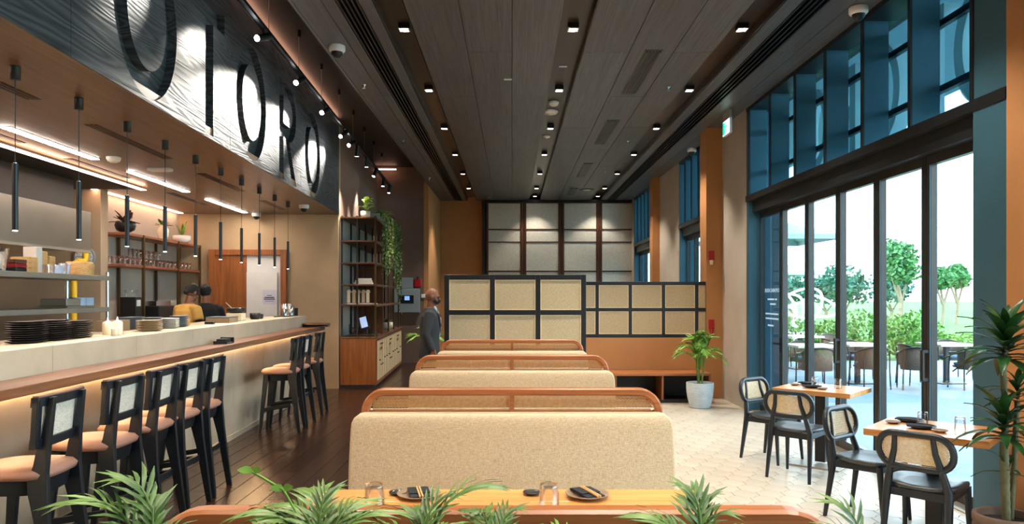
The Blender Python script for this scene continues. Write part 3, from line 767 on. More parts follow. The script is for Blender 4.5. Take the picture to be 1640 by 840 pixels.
# ---- tableware
def tumbler(label, loc, r=.040, h=.085, mat='clear'):
    """upturned glass"""
    t = thing('tumbler', label, 'glass', loc)
    MB().lathe([(r,0),(r*1.0,.004),(r*.97,h*.4),(r*.9,h*.85),(r*.84,h),(0.001,h)],24).build('glass_wall', MT[mat], t)
    MB().lathe([(r*.85,h-.016),(r*.82,h-.003),(.001,h-.003)],24).build('thick_base', MT[mat], t)
    MB().lathe([(r*.93,.001),(r*.93,.003),(r*.80,h*.8),(r*.5,h*.84),(.001,h*.84)],24).build('inner_wall', MT[mat], t)
    return t
def plate_mb(r, h=.018): return MB().lathe([(r*.55,0),(r*.6,.002),(r*.95,h*.8),(r,h),(r*.985,h+.002),(r*.9,h*.8),(r*.6,.006),(.001,.006)],32)
def place_setting(loc, rz, words):
    t = thing('napkin_set', 'folded charcoal napkin with wooden chopsticks on '+words, 'napkin', (loc[0],loc[1],loc[2]+.012), rz)
    mb = MB(); mb.box(-.045,.045,-.085,.085,.008,.014); mb.build('napkin', MT['napkin'], t, bevel=.002)
    mb = MB(); mb.box(-.047,.047,-.04,.06,.015,.019); mb.build('napkin_fold', MT['napkin'], t, bevel=.002)
    for dx in (-.006,.006): MB().bar((dx,-.115,.021),(dx,.05,.023),.006,.006).build('chopstick', MT['chop'], t)
    p = plate_mb(.098,.02).build('dinner_plate', MT['plate']); p.location = loc
    tag(p, 'round taupe plate under a napkin, %s setting of the booth table' % ('left' if 'left' in words else 'right'), 'plate')
    return t
TZ = .75
place_setting((-.415,3.315,TZ), .22, 'the left plate of the booth table')
place_setting((.335,3.315,TZ), .38, 'the right plate of the booth table')
for x, w in ((-.577,'left'),(.155,'right')):
    c = MB().box(-.055,.06,-.05,.05,0,.004).build('coaster', MT['plateblack'], bevel=.001); c.location = (x+.01,3.12,TZ); tag(c, 'square black coaster under the %s upturned glass' % w, 'coaster')
    tumbler('upturned clear glass on a black coaster, %s one on the booth table' % w, (x,3.12,TZ+.004), .045, .11)
    d = plate_mb(.042,.012).build('sauce_dish', MT['plateblack']); d.location = (x+.062,3.36,TZ) if w == 'left' else (x-.065,3.36,TZ); tag(d, 'small dark sauce dish behind the %s glass' % w, 'dish')
cr = MB().box(-.05,.05,-.02,.02,0,.018).build('card_holder', MT['clear'], bevel=.003); cr.location = (.545,3.1,TZ); tag(cr, 'low clear acrylic card holder at the right of the booth table', 'holder')
# ---- dining chairs (face +y)
def make_chair(label, group):
    t = thing('dining_chair', label, 'chair', (0,0,0), 0, group)
    rk = math.radians(12)
    def bk(x, h): # backrest surface: x across, h height above .44
        return (x, -.195-.23*(h-.44)*.75+.45*x*x, h)
    for sx in (-1,1):
        pts = [(sx*.195,-.235,0),(sx*.185,-.20,.25),(sx*.178,-.175,.43),(sx*.150,-.205,.56),(sx*.118,-.232,.68),(sx*.108,-.250,.785)]
        MB().tube(pts,[.015,.022,.027,.022,.019,.016],8).build('rear_leg', MT['blackw'], t)
        MB().tube([(sx*.185,.17,.43),(sx*.19,.185,.25),(sx*.20,.205,0)],[.024,.02,.013],8).build('front_leg', MT['blackw'], t)
        MB().bar((sx*.18,-.17,.405),(sx*.185,.17,.415),.024,.05,side=(1,0,0)).build('side_apron', MT['blackw'], t, bevel=.005)
    MB().cbox(0,.165,.41,.36,.024,.045).build('front_apron', MT['blackw'], t)
    MB().cbox(0,-.165,.40,.34,.024,.05).build('rear_apron', MT['blackw'], t)
    def lp(s, z, dome=0): return [(x,y,z+dome*(x*x)*1.2) for x,y,_ in superloop(.22*s,.215*s,0,32,2.9,0,.01,.06)]
    MB().loft([lp(.9,.43),lp(.98,.437),lp(1,.447,.2),lp(.985,.455,.2),lp(.6,.449,.1),lp(.15,.447)]).build('seat', MT['blackseat'], t)
    hw, zc, hh, r = .215, .68, .108, .10
    ring = []
    for cx, cz, a0 in ((hw-r,zc+hh-r,0),(-hw+r,zc+hh-r,PI/2),(-hw+r,zc-hh+r,PI),(hw-r,zc-hh+r,3*PI/2)):
        for k in range(7):
            a = a0+PI/2*k/6; ring.append(bk(cx+r*math.cos(a), cz+r*math.sin(a)*1.0))
    MB().tube(ring,.021,10,closed=True,caps=False).build('back_frame', MT['blackw'], t)
    hw2, hh2, r2 = hw-.01, hh-.01, r-.01
    def inside(a, b):
        if not (-hw2 < a < hw2 and zc-hh2 < b < zc+hh2): return False
        dx, dz = abs(a)-(hw2-r2), abs(b-zc)-(hh2-r2)
        return not (dx > 0 and dz > 0 and dx*dx+dz*dz > r2*r2)
    cane_lattice(inside,(-hw2,hw2,zc-hh2,zc+hh2),.0165,lambda a,b,l: (bk(a,b)[0],bk(a,b)[1]+l,b),.0046,True).build('cane_panel', MT['cane'], t)
    return t
ch0 = make_chair('x', 'black cane-back chairs by the glass doors')
def face(dx, dy): return math.atan2(dy, dx)-PI/2
def chair_at(rear, d, label, first=False):
    ln = math.hypot(*d); d = (d[0]/ln, d[1]/ln); loc = (rear[0]+d[0]*.235, rear[1]+d[1]*.235, 0)
    if first: ch0.location = loc; ch0.rotation_euler.z = face(*d); ch0['label'] = label
    else: dup(ch0, loc, face(*d), label)
chair_at((2.50,4.62),(.72,.69),'black cane-back chair nearest the camera, seen from behind at the near oak table',True)
chair_at((2.50,5.69),(.61,-.79),'black cane-back chair turned to face us at the left of the near oak table')
chair_at((2.455,6.62),(.70,.71),'black dining chair with cane back, seen from behind at the far oak table')
chair_at((2.49,7.68),(.58,-.82),'black dining chair with cane back, farthest, turned to face us beside the blue door frame')
# ---- dining tables
def make_dtable(label, group):
    t = thing('dining_table', label, 'table', (0,0,0), 0, group)
    for k in range(4):
        y0 = -.32+.16*k; MB().box(-.365,.365,y0+.0006,y0+.16-.0006,.705,.75).build('board', MT['oak'], t, bevel=.003)
    MB().box(-.05,.05,-.05,.05,.03,.705).build('post', MT['black'], t, bevel=.004)
    MB().box(-.24,.24,-.24,.24,0,.014).build('base_plate', MT['steel'], t, bevel=.004)
    MB().box(-.2,.2,-.2,.2,.69,.705).build('top_plate', MT['black'], t)
    return t
DA = math.radians(-42)
dt0 = make_dtable('square oak dining table nearer the camera, in front of the tall dracaena','oak tables by the glass doors'); dt0.location = (2.87,5.04,0); dt0.rotation_euler.z = DA
dup(dt0, (3.03,7.27,0), DA, 'square oak dining table farther from the camera, beside the folding glass doors')
def on(tx, ty, a, b, z=.75):
    return (tx+a*math.cos(DA)-b*math.sin(DA), ty+a*math.sin(DA)+b*math.cos(DA), z)
for (tx,ty,w) in ((2.87,5.04,'near'),(3.03,7.27,'far')):
    tumbler('upturned clear glass at the left of the %s oak table' % w, on(tx,ty,-.10,.10), .036, .09)
    tumbler('upturned clear glass at the right of the %s oak table' % w, on(tx,ty,.14,.04), .036, .09)
    for k,(a,b) in enumerate(((-.27,.02),(.06,-.14))):
        d = plate_mb(.05,.014).build('sauce_dish', MT['plate']); d.location = on(tx,ty,a,b); tag(d, 'small brown sauce dish at the %s of the %s oak table' % (('left','front')[k], w), 'dish')
    for k,(a,b) in enumerate(((-.20,.18),(-.07,-.06))):
        n_ = thing('napkin_plate', 'dark plate with folded charcoal napkin at the %s of the %s oak table' % (('back','middle')[k], w), 'plate', on(tx,ty,a,b), DA+.3*k)
        plate_mb(.095,.018).build('plate', MT['plateblack'], n_); MB().box(-.09,.06,-.045,.045,.012,.022).build('napkin', MT['napkin'], n_, bevel=.003)
# ---- screens
def screen(name, label, x0, x1, y, z0, z1, ncol, nrow, fw=.065, th=.05, panelm='panelweave', framem='black', lower=None):
    t = thing(name, label, 'screen', ((x0+x1)/2, y, 0)); hw = (x1-x0)/2
    pw = (x1-x0-fw)/ncol; ph = (z1-z0-fw)/nrow
    for i in range(ncol+1):
        x = -hw+fw/2+pw*i; MB().box(x-fw/2,x+fw/2,-th/2,th/2,z0 if lower else 0,z1).build('stile', MT[framem], t, bevel=.004)
    for j in range(nrow+1):
        z = z0+fw/2+ph*j
        for i in range(ncol):
            xa = -hw+fw+pw*i; MB().box(xa,xa+pw-fw,-th/2,th/2,z-fw/2,z+fw/2).build('rail', MT[framem], t, bevel=.004)
    for j in range(nrow):
        for i in range(ncol):
            xa = -hw+fw+pw*i; za = z0+fw+ph*j
            p = MB().box(xa,xa+pw-fw,-.012,.012,za,za+ph-fw).build('woven_panel', MT[panelm], t)
            g = .012; m_ = MB()
            for q in ((xa,xa+g,za,za+ph-fw),(xa+pw-fw-g,xa+pw-fw,za,za+ph-fw),(xa+g,xa+pw-fw-g,za,za+g),(xa+g,xa+pw-fw-g,za+ph-fw-g,za+ph-fw)):
                m_.box(q[0],q[1],-.020,.020,q[2],q[3])
            m_.build('panel_bead', MT['cane'], p)
    return t
s1 = screen('folding_screen','black framed screen with six beige woven panels behind the farthest bench',-.955,1.045,10.5,.88,1.945,3,2,.07)
MB().box(-.99,.99,-.02,.02,.05,.88).build('lower_panel', MT['basedark'], s1)
s2 = screen('low_wall_screen','black framed screen of small woven panels standing on the orange low wall',.81,3.005,12.0,.975,1.875,4,2,.055,.05,lower=True)
for zz in (1.0,1.425,1.848): MB().box(1.0975,1.2125,-.025,.025,zz-.0275,zz+.0275).build('rail', MT['black'], s2)
for zz in (1.03,1.455): MB().box(1.0975,1.2125,-.012,.012,zz,zz+.365).build('woven_panel', MT['panelweave'], s2)
lw_ = struct(MB().box(.81,3.12,11.94,12.06,0,.975),'wall_low', MT['orange'])
# bench below the low wall
bn = thing('wall_bench','long wooden bench with open dark compartments against the orange low wall','bench',(1.95,11.65,0))
MB().box(-1.1,1.1,-.28,.28,.42,.46).build('seat_board', MT['benchwood'], bn, bevel=.006)
for x in (-1.08,-.36,.36,1.08): MB().box(x-.015,x+.015,-.26,.27,.05,.42).build('divider', MT['cabwood'], bn)
MB().box(-1.1,1.1,.24,.28,.05,.42).build('back_board', MT['basedark'], bn)
MB().box(-1.08,1.08,-.22,.24,.0,.05).build('plinth', MT['basedark'], bn)
# ---- tall glazed doors at the far end
sj = thing('glazed_screen','tall brown framed wall of grey woven glass panels at the far end','screen',(1.4,21.0,0))
xs = [-2.15+1.07*k for k in range(5)]
zs = [(4.26,3.54),(3.50,3.18),(3.15,2.36),(2.32,1.2),(1.16,.12)]
MB().box(-2.2,2.25,-.06,.06,4.28,4.36).build('head_beam', MT['black'], sj)
MB().box(-2.24,-2.16,-.06,.06,0,4.28).build('corner_post', MT['black'], sj)
for k in range(4):
    x0, x1 = xs[k]+.03, xs[k+1]-.03
    for xa in (x0, x1-.055):
        MB().box(xa,xa+.055,-.03,.03,0,4.28).build('door_stile', MT['shojiwood'], sj, bevel=.004)
    if k: MB().box(x0-.05,x0-.01,-.015,.02,0,4.28).build('meeting_strip', MT['shojiwood'], sj)
    MB().tube([(x1-.03,-.06,2.42),(x1-.03,-.06,2.62)],.012,8).build('pull_handle', MT['bronze'], sj)
    zz = [4.28]+[z for a,b in zs for z in (a,b)]+[0]
    for j in range(0,len(zz)-1,2):
        MB().box(x0+.055,x1-.055,-.025,.025,zz[j+1],zz[j]).build('door_rail', MT['shojiwood'], sj)
    for a, b in zs:
        MB().box(x0+.055,x1-.055,-.008,.008,b,a).build('woven_pane', MT['shojiweave'], sj)
sr = thing('glazed_screen_return','narrow angled side leaf of the tall woven glass screen, at its left corner','screen',(-.80,20.98,0),math.radians(100))
MB().box(0,.05,-.03,.03,0,4.32).box(1.0,1.06,-.03,.03,0,4.32).build('stile', MT['shojiwood'], sr)
for a, b in zs:
    MB().box(.05,1.0,-.008,.008,b,a).build('woven_pane', MT['panelweave'], sr)
for z in (4.29,3.52,3.165,2.34,1.18,.06): MB().box(.05,1.0,-.025,.025,z-.03,z+.03).build('rail', MT['shojiwood'], sr)
# ---- sideboard units and shelf rack (u, s frame)
CU0, CU1, CS = -2.45, -1.80, 13.35
names_c = ['wooden sideboard unit nearest the bar, with plain end panel and two small drawers','middle wooden sideboard unit with two small drawers above pale doors','far wooden sideboard unit with two small drawers, beside the brown wall']
for k in range(3):
    t = thing('sideboard_unit', names_c[k], 'cabinet', L(CU0, CS+1.42*k), TH, 'sideboard units under the shelf rack')
    W = 1.415; D = CU1-CU0
    MB().box(0,D-.02,0,W,.06,.885).build('carcass', MT['cabwood'], t)
    MB().box(0,D-.05,0,W,0,.06).build('plinth', MT['basedark'], t)
    for za,zb in ((.06,.10),(.855,.885)): MB().box(D-.02,D-.005,0,W,za,zb).build('face_rail', MT['cabwood'], t)
    layout = [(0.02,.34,'door'),(.36,.54,'dd'),(.55,.73,'dd'),(.75,1.06,'door'),(1.08,1.40,'door')]
    for y0, y1, kind in layout:
        parts_ = [(.105,.85)] if kind == 'door' else [(.105,.66),(.68,.85)]
        for j,(z0,z1) in enumerate(parts_):
            nm = 'drawer' if j == 1 else 'door'
            d = MB().box(D-.02,D,y0,y1,z0,z1).build(nm, MT['cabwood'], t, bevel=.002)
            MB().box(D,D+.004,y0+.02,y1-.02,z0+.02,z1-.02).build('pale_panel', MT['cabpale'], d)
            kz = (z0+z1)/2; ky = y1-.03 if j == 0 else (y0+y1)/2
            MB().tube([(D+.004,ky,kz),(D+.03,ky,kz)],.011,8).build('knob', MT['black'], d)
wt = thing('worktop','long walnut worktop over the sideboard units','worktop',L(CU0,CS-.01,.887),TH)
MB().box(0,.67,0,4.28,0,.028).build('board', MT['shelfwood'], wt, bevel=.004)
rack = thing('shelf_rack','tall brown metal and wood shelf rack standing on the sideboard','shelf',L(CU0,CS,.916),TH)
RL = 3.9; RZ = [(.58,'shelf'),(.94,'shelf'),(1.33,'shelf'),(1.72,'shelf'),(2.14,'shelf')]
for k in range(5):
    y = .02+k*(RL-.04)/4
    for x in (.03,.30,.62):
        MB().box(x-.014,x+.014,y-.014,y+.014,0,2.16).build('post', MT['bronze'] if x > .5 else MT['black'], rack)
for z, nm in RZ:
    MB().box(.01,.65,0,RL,z-.028,z).build('shelf_board', MT['shelfwood'], rack, bevel=.003)
    MB().box(.62,.64,0,RL,z-.045,z-.028).build('shelf_edge', MT['bronze'], rack)
MB().box(.0,.006,0,RL,0,2.16).build('back_sheet', MT['beige'], rack)
MB().box(.03,.60,1.3,1.32,.0,1.30).build('dark_divider', MT['shelfwood'], rack)
def onrack(u, s, lvl): return L(CU0+u, CS+s, .916+([0]+[z for z,_ in RZ])[lvl])
# lanterns: small glass and gold houses on the shelf
for k in range(5):
    t = thing('lantern','small gold lantern with glass sides on the rack, %s from the left' % ordinal(k),'lantern',onrack(.14+.085*k if k < 5 else 0,.10+.04*(k%2),1),TH,'lanterns on the shelf rack')
    w, h = .033, .19
    for sx in (-1,1):
        for sy in (-1,1): MB().cbox(sx*w,sy*w,h/2,.008,.008,h).build('corner', MT['bronze'], t)
    MB().box(-w,w,-w,w,0,.008).build('base', MT['bronze'], t)
    MB().loft([[(-.042,-.042,h),(.042,-.042,h),(.042,.042,h),(-.042,.042,h)],[(-.02,-.02,h+.05),(.02,-.02,h+.05),(.02,.02,h+.05),(-.02,.02,h+.05)]],True,False).build('roof', MT['cream'], t)
    MB().box(-w+.004,w-.004,-w+.004,w-.004,.008,h).build('glass', MT['cream'], t)
for k in range(3):
    b = MB().box(-.17+.02*k,.15-.01*k,-.11,.11,0,.035).build('book', MT['white'] if k != 1 else MT['cream'], bevel=.003); p = onrack(.40,.16,2); b.location = (p[0],p[1],p[2]+.0355*k); b.rotation_euler.z = TH+.05*k
    tag(b, '%s white book lying in the pile on the shelf rack' % ('bottom','middle','top')[k], 'book', 'books on the shelf rack')
p = onrack(.3,.13,1)
bk_ = MB().box(-.2,.32,-.09,.06,0,.02).build('white_tray', MT['white'], bevel=.004); bk_.location = (p[0]+.02,p[1],p[2]-.0); tag(bk_, 'flat white tray under the gold lanterns on the rack', 'tray'); bk_.rotation_euler.z = TH
for o in bpy.data.objects:
    if o.name.startswith('lantern'): o.location.z += .0205
# till, card readers
pt = thing('pos_terminal','black till with a tilted touch screen on the sideboard','till',L(CU0+.40,CS+.30,.916),TH-.1)
MB().box(-.10,.10,-.09,.10,0,.04).build('base', MT['black'], pt, bevel=.008)
MB().box(-.03,.03,.0,.06,.04,.22).build('neck', MT['black'], pt)
M = Matrix.Translation((-.02,-.02,.24)) @ Matrix.Rotation(math.radians(-25),4,'X') @ Matrix.Rotation(math.radians(-18),4,'Y')
MB().box(-.09,.09,-.015,.015,-.14,.14,M).build('screen_case', MT['black'], pt, bevel=.006)
MB().box(-.06,.06,-.019,-.0155,-.10,.11,M).build('screen', MT['tablet'], pt)
for k,(u,s,lab) in enumerate(((.20,.22,'black telephone base beside the till'),(.58,.2,'black card reader at the right of the till'))):
    t = thing('card_reader',lab,'terminal',L(CU0+u,CS+s,.916),TH)
    MB().box(-.06,.06,-.08,.08,0,.05).build('base', MT['black'], t, bevel=.012); MB().box(-.035,.035,-.05,.06,.05,.10+.06*(1-k)).build('body', MT['black'], t, bevel=.012)
    if k == 0: MB().tube([(-.07,0,.05),(-.075,0,.22)],[.012,.006],6).build('antenna', MT['black'], t)
# fire panel on the brown wall
fp = thing('fire_alarm_panel','grey fire alarm panel with a small lit display on the brown wall','panel',(-2.56,18.13,1.24))
MB().box(-.31,.31,-.07,.06,0,.58).build('cabinet', MT['greybox'], fp, bevel=.01)
MB().box(-.18,.17,-.075,-.071,.22,.42).build('display', MT['black'], fp); MB().box(-.05,.07,-.078,-.0755,.30,.40).build('screen', MT['screen'], fp)
gb = MB().box(-.14,.14,-.05,.06,0,.26).build('junction_box', MT['greybox'], bevel=.006); gb.location = (-2.55,18.13,1.83); tag(gb,'small grey box above the fire alarm panel','box')
rs = thing('alarm_sounder','red alarm sounder beside the small grey box on the brown wall','alarm',(-2.30,18.15,1.86)); MB().box(-.09,.09,-.04,.045,0,.2).build('body', MT['red'], rs, bevel=.02); MB().lathe([(.03,0),(.03,.05),(.01,.06)],12,(0,-.01,.2)).build('strobe', MT['black'], rs)
sw = MB().box(-.06,.06,-.015,.02,0,.09).build('switch_plate', MT['white'], bevel=.004); sw.location = (-2.16,18.17,1.60); tag(sw,'white switch plate right of the fire alarm panel','switch')
for z, w in ((2.22,'upper'),(1.12,'lower')):
    t = thing('fire_call_point','red fire alarm device, %s one on the orange pilaster' % w,'alarm',(3.20,11.93,z))
    MB().box(-.04,.04,-.04,.02,0,.15).build('body', MT['red'], t, bevel=.01); MB().lathe([(.024,-.07),(.03,-.02),(.03,0)],12,(0,-.01,0)).build('bell', MT['red'] if w=='lower' else MT['cream'], t)

# ================================================================== LAMPS AND CEILING DEVICES
ys_l = [.85,3.12,5.39,7.66,9.93,12.2,14.47,16.74,19.0]
for xi,(x, w) in enumerate(((-1.11,'left'),(.63,'middle'),(2.37,'right'))):
    for i, y in enumerate(ys_l+([20.5] if xi else [])):
        t = thing('downlight','square twin-lamp downlight, %s from the rear wall in the %s ceiling trough' % (ordinal(i), w),'ceiling light',(x,y,CZ+.098),0,'downlights in the ceiling troughs')
        MB().box(-.055,.055,-.055,.055,-.05,0).build('housing', MT['black'], t)
        m_ = MB()
        for q in ((-.055,.055,-.055,-.047),(-.055,.055,.047,.055),(-.055,-.047,-.047,.047),(.047,.055,-.047,.047)): m_.box(q[0],q[1],q[2],q[3],-.058,-.05)
        m_.build('trim', MT['white'], t)
        for dy in (-.024,.024): MB().box(-.036,.036,dy-.014,dy+.014,-.053,-.0505).build('lamp_face', MT['lamp'], t)
        light('SPOT','downlight_beam',(0,0,-.075),150 if y < 20 else 60,(1,.90,.76),t,None,spot_size=math.radians(95),spot_blend=.6,shadow_soft_size=.04)
# air vents between the troughs
for i,(y0,y1) in enumerate(((8.15,9.9),(11.4,13.2),(15.1,16.9),(18.6,19.9),(4.6,6.3))):
    t = thing('air_vent','slotted black air vent, %s one between the ceiling panels' % ['nearest','second','third','farthest','out of view'][i],'vent',(1.56,y0,CZ),0,'ceiling air vents')
    MB().box(-.10,.10,0,y1-y0,-.008,.0).build('frame', MT['ventgrey'], t)
    for k in range(5):
        x = -.072+.036*k; MB().box(x-.012,x+.012,.03,y1-y0-.03,-.016,-.008).build('slat', MT['black'], t)
def dome_camera(label, loc, s=1.0, rz=0):
    t = thing('dome_camera', label, 'camera', loc)
    MB().lathe([(.075*s,0),(.078*s,-.01*s),(.078*s,-.045*s),(.066*s,-.06*s),(.05*s,-.062*s)],24).build('housing', MT['white'], t)
    MB().lathe([(.055*s,-.055*s),(.05*s,-.085*s),(.03*s,-.108*s),(.003,-.115*s)],20).build('dome', MT['darkmetal'], t)
    return t
dome_camera('white dome camera hanging from the ceiling left of the picture top',(-1.89,8.02,CZ-.001),1.15)
dome_camera('white dome camera at the top right under the ceiling, above the doors',(3.24,6.95,CZ-.001),1.1)
dome_camera('white dome camera under the ceiling beside the exit sign',(3.29,13.6,CZ-.001),1.1)
dome_camera('white dome camera on the bar soffit near the end of the sign',L(-2.75,11.9,3.089),1.0)
dome_camera('white dome camera on the bar soffit above the wooden door',L(-3.85,13.12,3.089),1.0)
def sprinkler(label, loc):
    t = thing('sprinkler', label, 'sprinkler', loc)
    MB().lathe([(.03,0),(.03,-.006),(.012,-.012),(.010,-.035)],12).build('body', MT['steelpost'], t); MB().lathe([(.024,-.048),(.024,-.044)],12).build('deflector', MT['steelpost'], t)
    MB().tube([(-.012,0,-.03),(-.016,0,-.045)],.003,6).tube([(.012,0,-.03),(.016,0,-.045)],.003,6).build('arms', MT['steelpost'], t)
for i,(x,y) in enumerate(((-1.89,9.5),(-1.89,12.9),(-1.89,17.0),(2.02,9.6),(2.02,12.95),(2.02,16.1),(2.02,19.3))):
    sprinkler('small chrome sprinkler, %s in the %s ceiling row' % (ordinal(i if i<3 else i-3), 'left' if i<3 else 'right'),(x,y,CZ))
def disc(name, label, cat, loc, r, h=.03, mat='white'):
    t = thing(name, label, cat, loc); MB().lathe([(r,0),(r,-h*.4),(r*.8,-h),(.002,-h)],24).build('cover', MT[mat], t); MB().lathe([(r*.5,-h),(r*.48,-h*1.25),(.002,-h*1.25)],20).build('sensor', MT['cream'], t)
disc('smoke_detector','small white smoke detector in the middle ceiling trough','detector',(.60,10.7,CZ+.095),.075,.05)
disc('ceiling_speaker','round white ceiling speaker in the middle trough beyond the detector','speaker',(.58,11.25,CZ+.095),.12,.04)
disc('smoke_detector','tiny white detector disc far along the middle trough','detector',(.60,13.0,CZ+.095),.07,.03)
disc('ceiling_speaker','dark round speaker grille near the tall glazed screen','speaker',(1.9,18.9,CZ),.2,.012,'black')
disc('smoke_detector','round white detector on the bar soffit beside the first light bar','detector',L(-3.78,7.9,3.09),.07,.045)
em = thing('emergency_light','flat white emergency lamp on the bar soffit','lamp',L(-3.58,8.55,3.09),TH); MB().box(-.13,.13,-.05,.05,-.035,0).build('body', MT['white'], em, bevel=.01); MB().box(-.10,.10,-.035,.035,-.04,-.035).build('lens', MT['cream'], em)
for i,(x,y) in enumerate(((-.05,9.25),(.62,9.05),(-.62,20.4))):
    b = MB().box(-.05,.05,-.02,.02,-.012,0).build('ceiling_sensor', MT['white'], bevel=.003); b.location = (x,y,CZ+(.10 if i==1 else 0)); tag(b,['tiny white sensor on the central ceiling panel','tiny pale sensor plate in the middle ceiling trough','small white plate on the far left of the ceiling'][i],'sensor')
ex = thing('exit_sign','green and white emergency exit sign hanging beside the beige pier','sign',(3.16,10.9,CZ))
MB().box(-.02,.02,-.16,.16,-.12,0).build('bracket', MT['steel'], ex)
MB().box(-.018,.018,-.17,.17,-.34,-.12).build('body', MT['white'], ex)
MB().box(-.022,-.0185,-.16,.16,-.33,-.13).build('face', MT['signwhite'], ex)
MB().box(-.026,-.0225,.06,.15,-.32,-.14).build('door_pictogram', MT['signgreen'], ex)
m_ = MB(); m_.ell((-.024,.0,-.165),(.003,.022,.022)); m_.bar((-.024,-.01,-.19),(-.024,.0,-.25),.004,.04,side=(1,0,0)); m_.bar((-.024,.0,-.25),(-.024,-.06,-.31),.004,.02,side=(1,0,0)); m_.bar((-.024,.0,-.25),(-.024,.05,-.30),.004,.02,side=(1,0,0)); m_.bar((-.024,-.01,-.2),(-.024,-.07,-.23),.004,.014,side=(1,0,0)); m_.bar((-.024,-.01,-.2),(-.024,.05,-.22),.004,.014,side=(1,0,0))
m_.build('running_figure', MT['signgreen'], ex)
# track with spot heads along the sign
tk = thing('light_track','long black light track hung in front of the sign boards','light track',L(-2.12,-2.0,4.30),TH)
MB().box(-.018,.018,0,20.4,0,.035).build('rail', MT['black'], tk)
MB().box(-.06,-.045,0,20.4,.02,.045).build('conduit', MT['darkmetal'], tk)
for k in range(13):
    s = 3.3+1.27*k; MB().tube([(0,s+2.0-2.0,.035),(0,s,.5)],.003,5).build('wire', MT['steel'], tk); MB().lathe([(.022,.42),(.022,.5)],10,(0,s,0)).build('wire_cap', MT['black'], tk)
def spot_head(s, tgt, label, energy, vis_face=True, size=46, blend=.5, colr=(1,.93,.82)):
    p = Vector(L(-2.12,s,4.30)); t = thing('track_spotlight', label, 'spotlight', p, 0, 'spotlights on the track')
    d = (Vector(L(*tgt))-(p+Vector((0,0,-.09)))).normalized(); c = Vector((0,0,-.09))
    MB().tube([(0,0,0),(0,0,-.07)],.012,8).build('stem', MT['black'], t)
    MB().tube([c-d*.09,c+d*.10],.036,16).build('barrel', MT['black'], t)
    MB().tube([c+d*.101,c+d*.104],.030,16).build('lamp_face', MT['lampcool'], t)
    light('SPOT','spot_beam',c+d*.12,energy,colr,t,c+d*2,spot_size=math.radians(size),spot_blend=blend,shadow_soft_size=.03)
for i,(s,tg,e,sz,lab) in enumerate(((6.0,(-2.47,5.45,3.75),45,34,'black track spotlight above the first letter, top left'),(7.46,(-2.47,6.70,3.85),75,26,'black track spotlight over the T of the sign'),(8.95,(-2.47,7.60,3.45),420,38,'black track spotlight above the middle letter O'),(10.4,(-2.47,8.95,3.45),420,38,'black track spotlight over the letter R'),(11.85,(-2.47,11.05,3.6),480,40,'black track spotlight over the last letter O'),(12.6,(-2.47,11.7,3.7),120,36,'black track spotlight just before the end of the sign'))):
    spot_head(s,tg,lab,e,True,sz,.9)
for i,(s,tg,e,lab) in enumerate(((13.2,(-2.30,13.6,2.9),260,'black track spotlight aimed at the top of the shelf rack'),(14.3,(-2.2,14.4,2.6),260,'black track spotlight aimed at the trailing plants'),(15.5,(-2.46,15.2,3.2),150,'black track spotlight farther along, aimed at the brown wall'),(16.8,(-2.4,16.8,1.0),50,'small black track spotlight hanging near the track end'),(17.9,(-2.4,17.9,1.0),50,'small black track spotlight at the very end of the track'))):
    spot_head(s,tg,lab,e,True,46,.7)
# pendants over the bar
pd = None
for k in range(10):
    lab = 'slim black tube pendant over the bar, %s from the camera' % ordinal(k); p = L(-2.90,4.80+.745*k,3.09)
    if pd is None:
        pd = thing('tube_pendant', lab, 'pendant lamp', p, 0, 'tube pendants over the bar')
        MB().lathe([(.03,0),(.03,-.085),(.002,-.085)],16).build('canopy', MT['black'], pd); MB().tube([(0,0,-.08),(0,0,-.61)],.003,6).build('cord', MT['black'], pd)
        MB().tube([(0,0,-.61),(0,0,-1.03)],.0175,14).build('tube', MT['blackw'], pd); MB().lathe([(.014,-1.0305),(.014,-1.034),(.002,-1.034)],12).build('lamp_face', MT['lampsmall'], pd)
        MB().tube([(0,0,-.605),(0,0,-.615)],.012,10).build('collar', MT['steelpost'], pd)
        light('SPOT','pendant_beam',(0,0,-1.045),20,(1,.82,.6),pd,(0,0,-3),spot_size=math.radians(80),spot_blend=.7,shadow_soft_size=.02)
    else: dup(pd, p, 0, lab)
# light bars in the soffit
for k,(s0,s1) in enumerate(((6.5,8.02),(8.78,10.48),(11.25,13.05),(3.6,5.4),(1.0,2.8))):
    t = thing('light_bar','bright white recessed light bar in the bar soffit, %s' % ['nearest of three','middle of three','farthest of three, above the door','fourth, left of the picture','fifth, left of the picture'][k],'light bar',L(-4.02,s0,3.09),TH,'light bars in the soffit')
    MB().box(-.055,.055,0,s1-s0,-.004,0).build('frame', MT['black'], t); MB().box(-.042,.042,.012,s1-s0-.012,-.009,-.004).build('diffuser', MT['led'], t)
for k,(u0,u1,s0,s1) in enumerate(((-4.45,-4.37,-3,10.02),(-5.15,-4.45,9.98,10.04),(-5.20,-5.13,10.04,13.2))):
    b = MB().box(u0,u1,s0,s1,3.042 if k == 0 else 3.082,3.048 if k == 0 else 3.088).build('led_line', MT['ledpink']); b.rotation_euler.z = TH
    tag(b,['long warm led line along the kitchen bulkhead edge','short warm led line at the end of the kitchen bulkhead','warm led line above the back bar shelves'][k],'led strip')
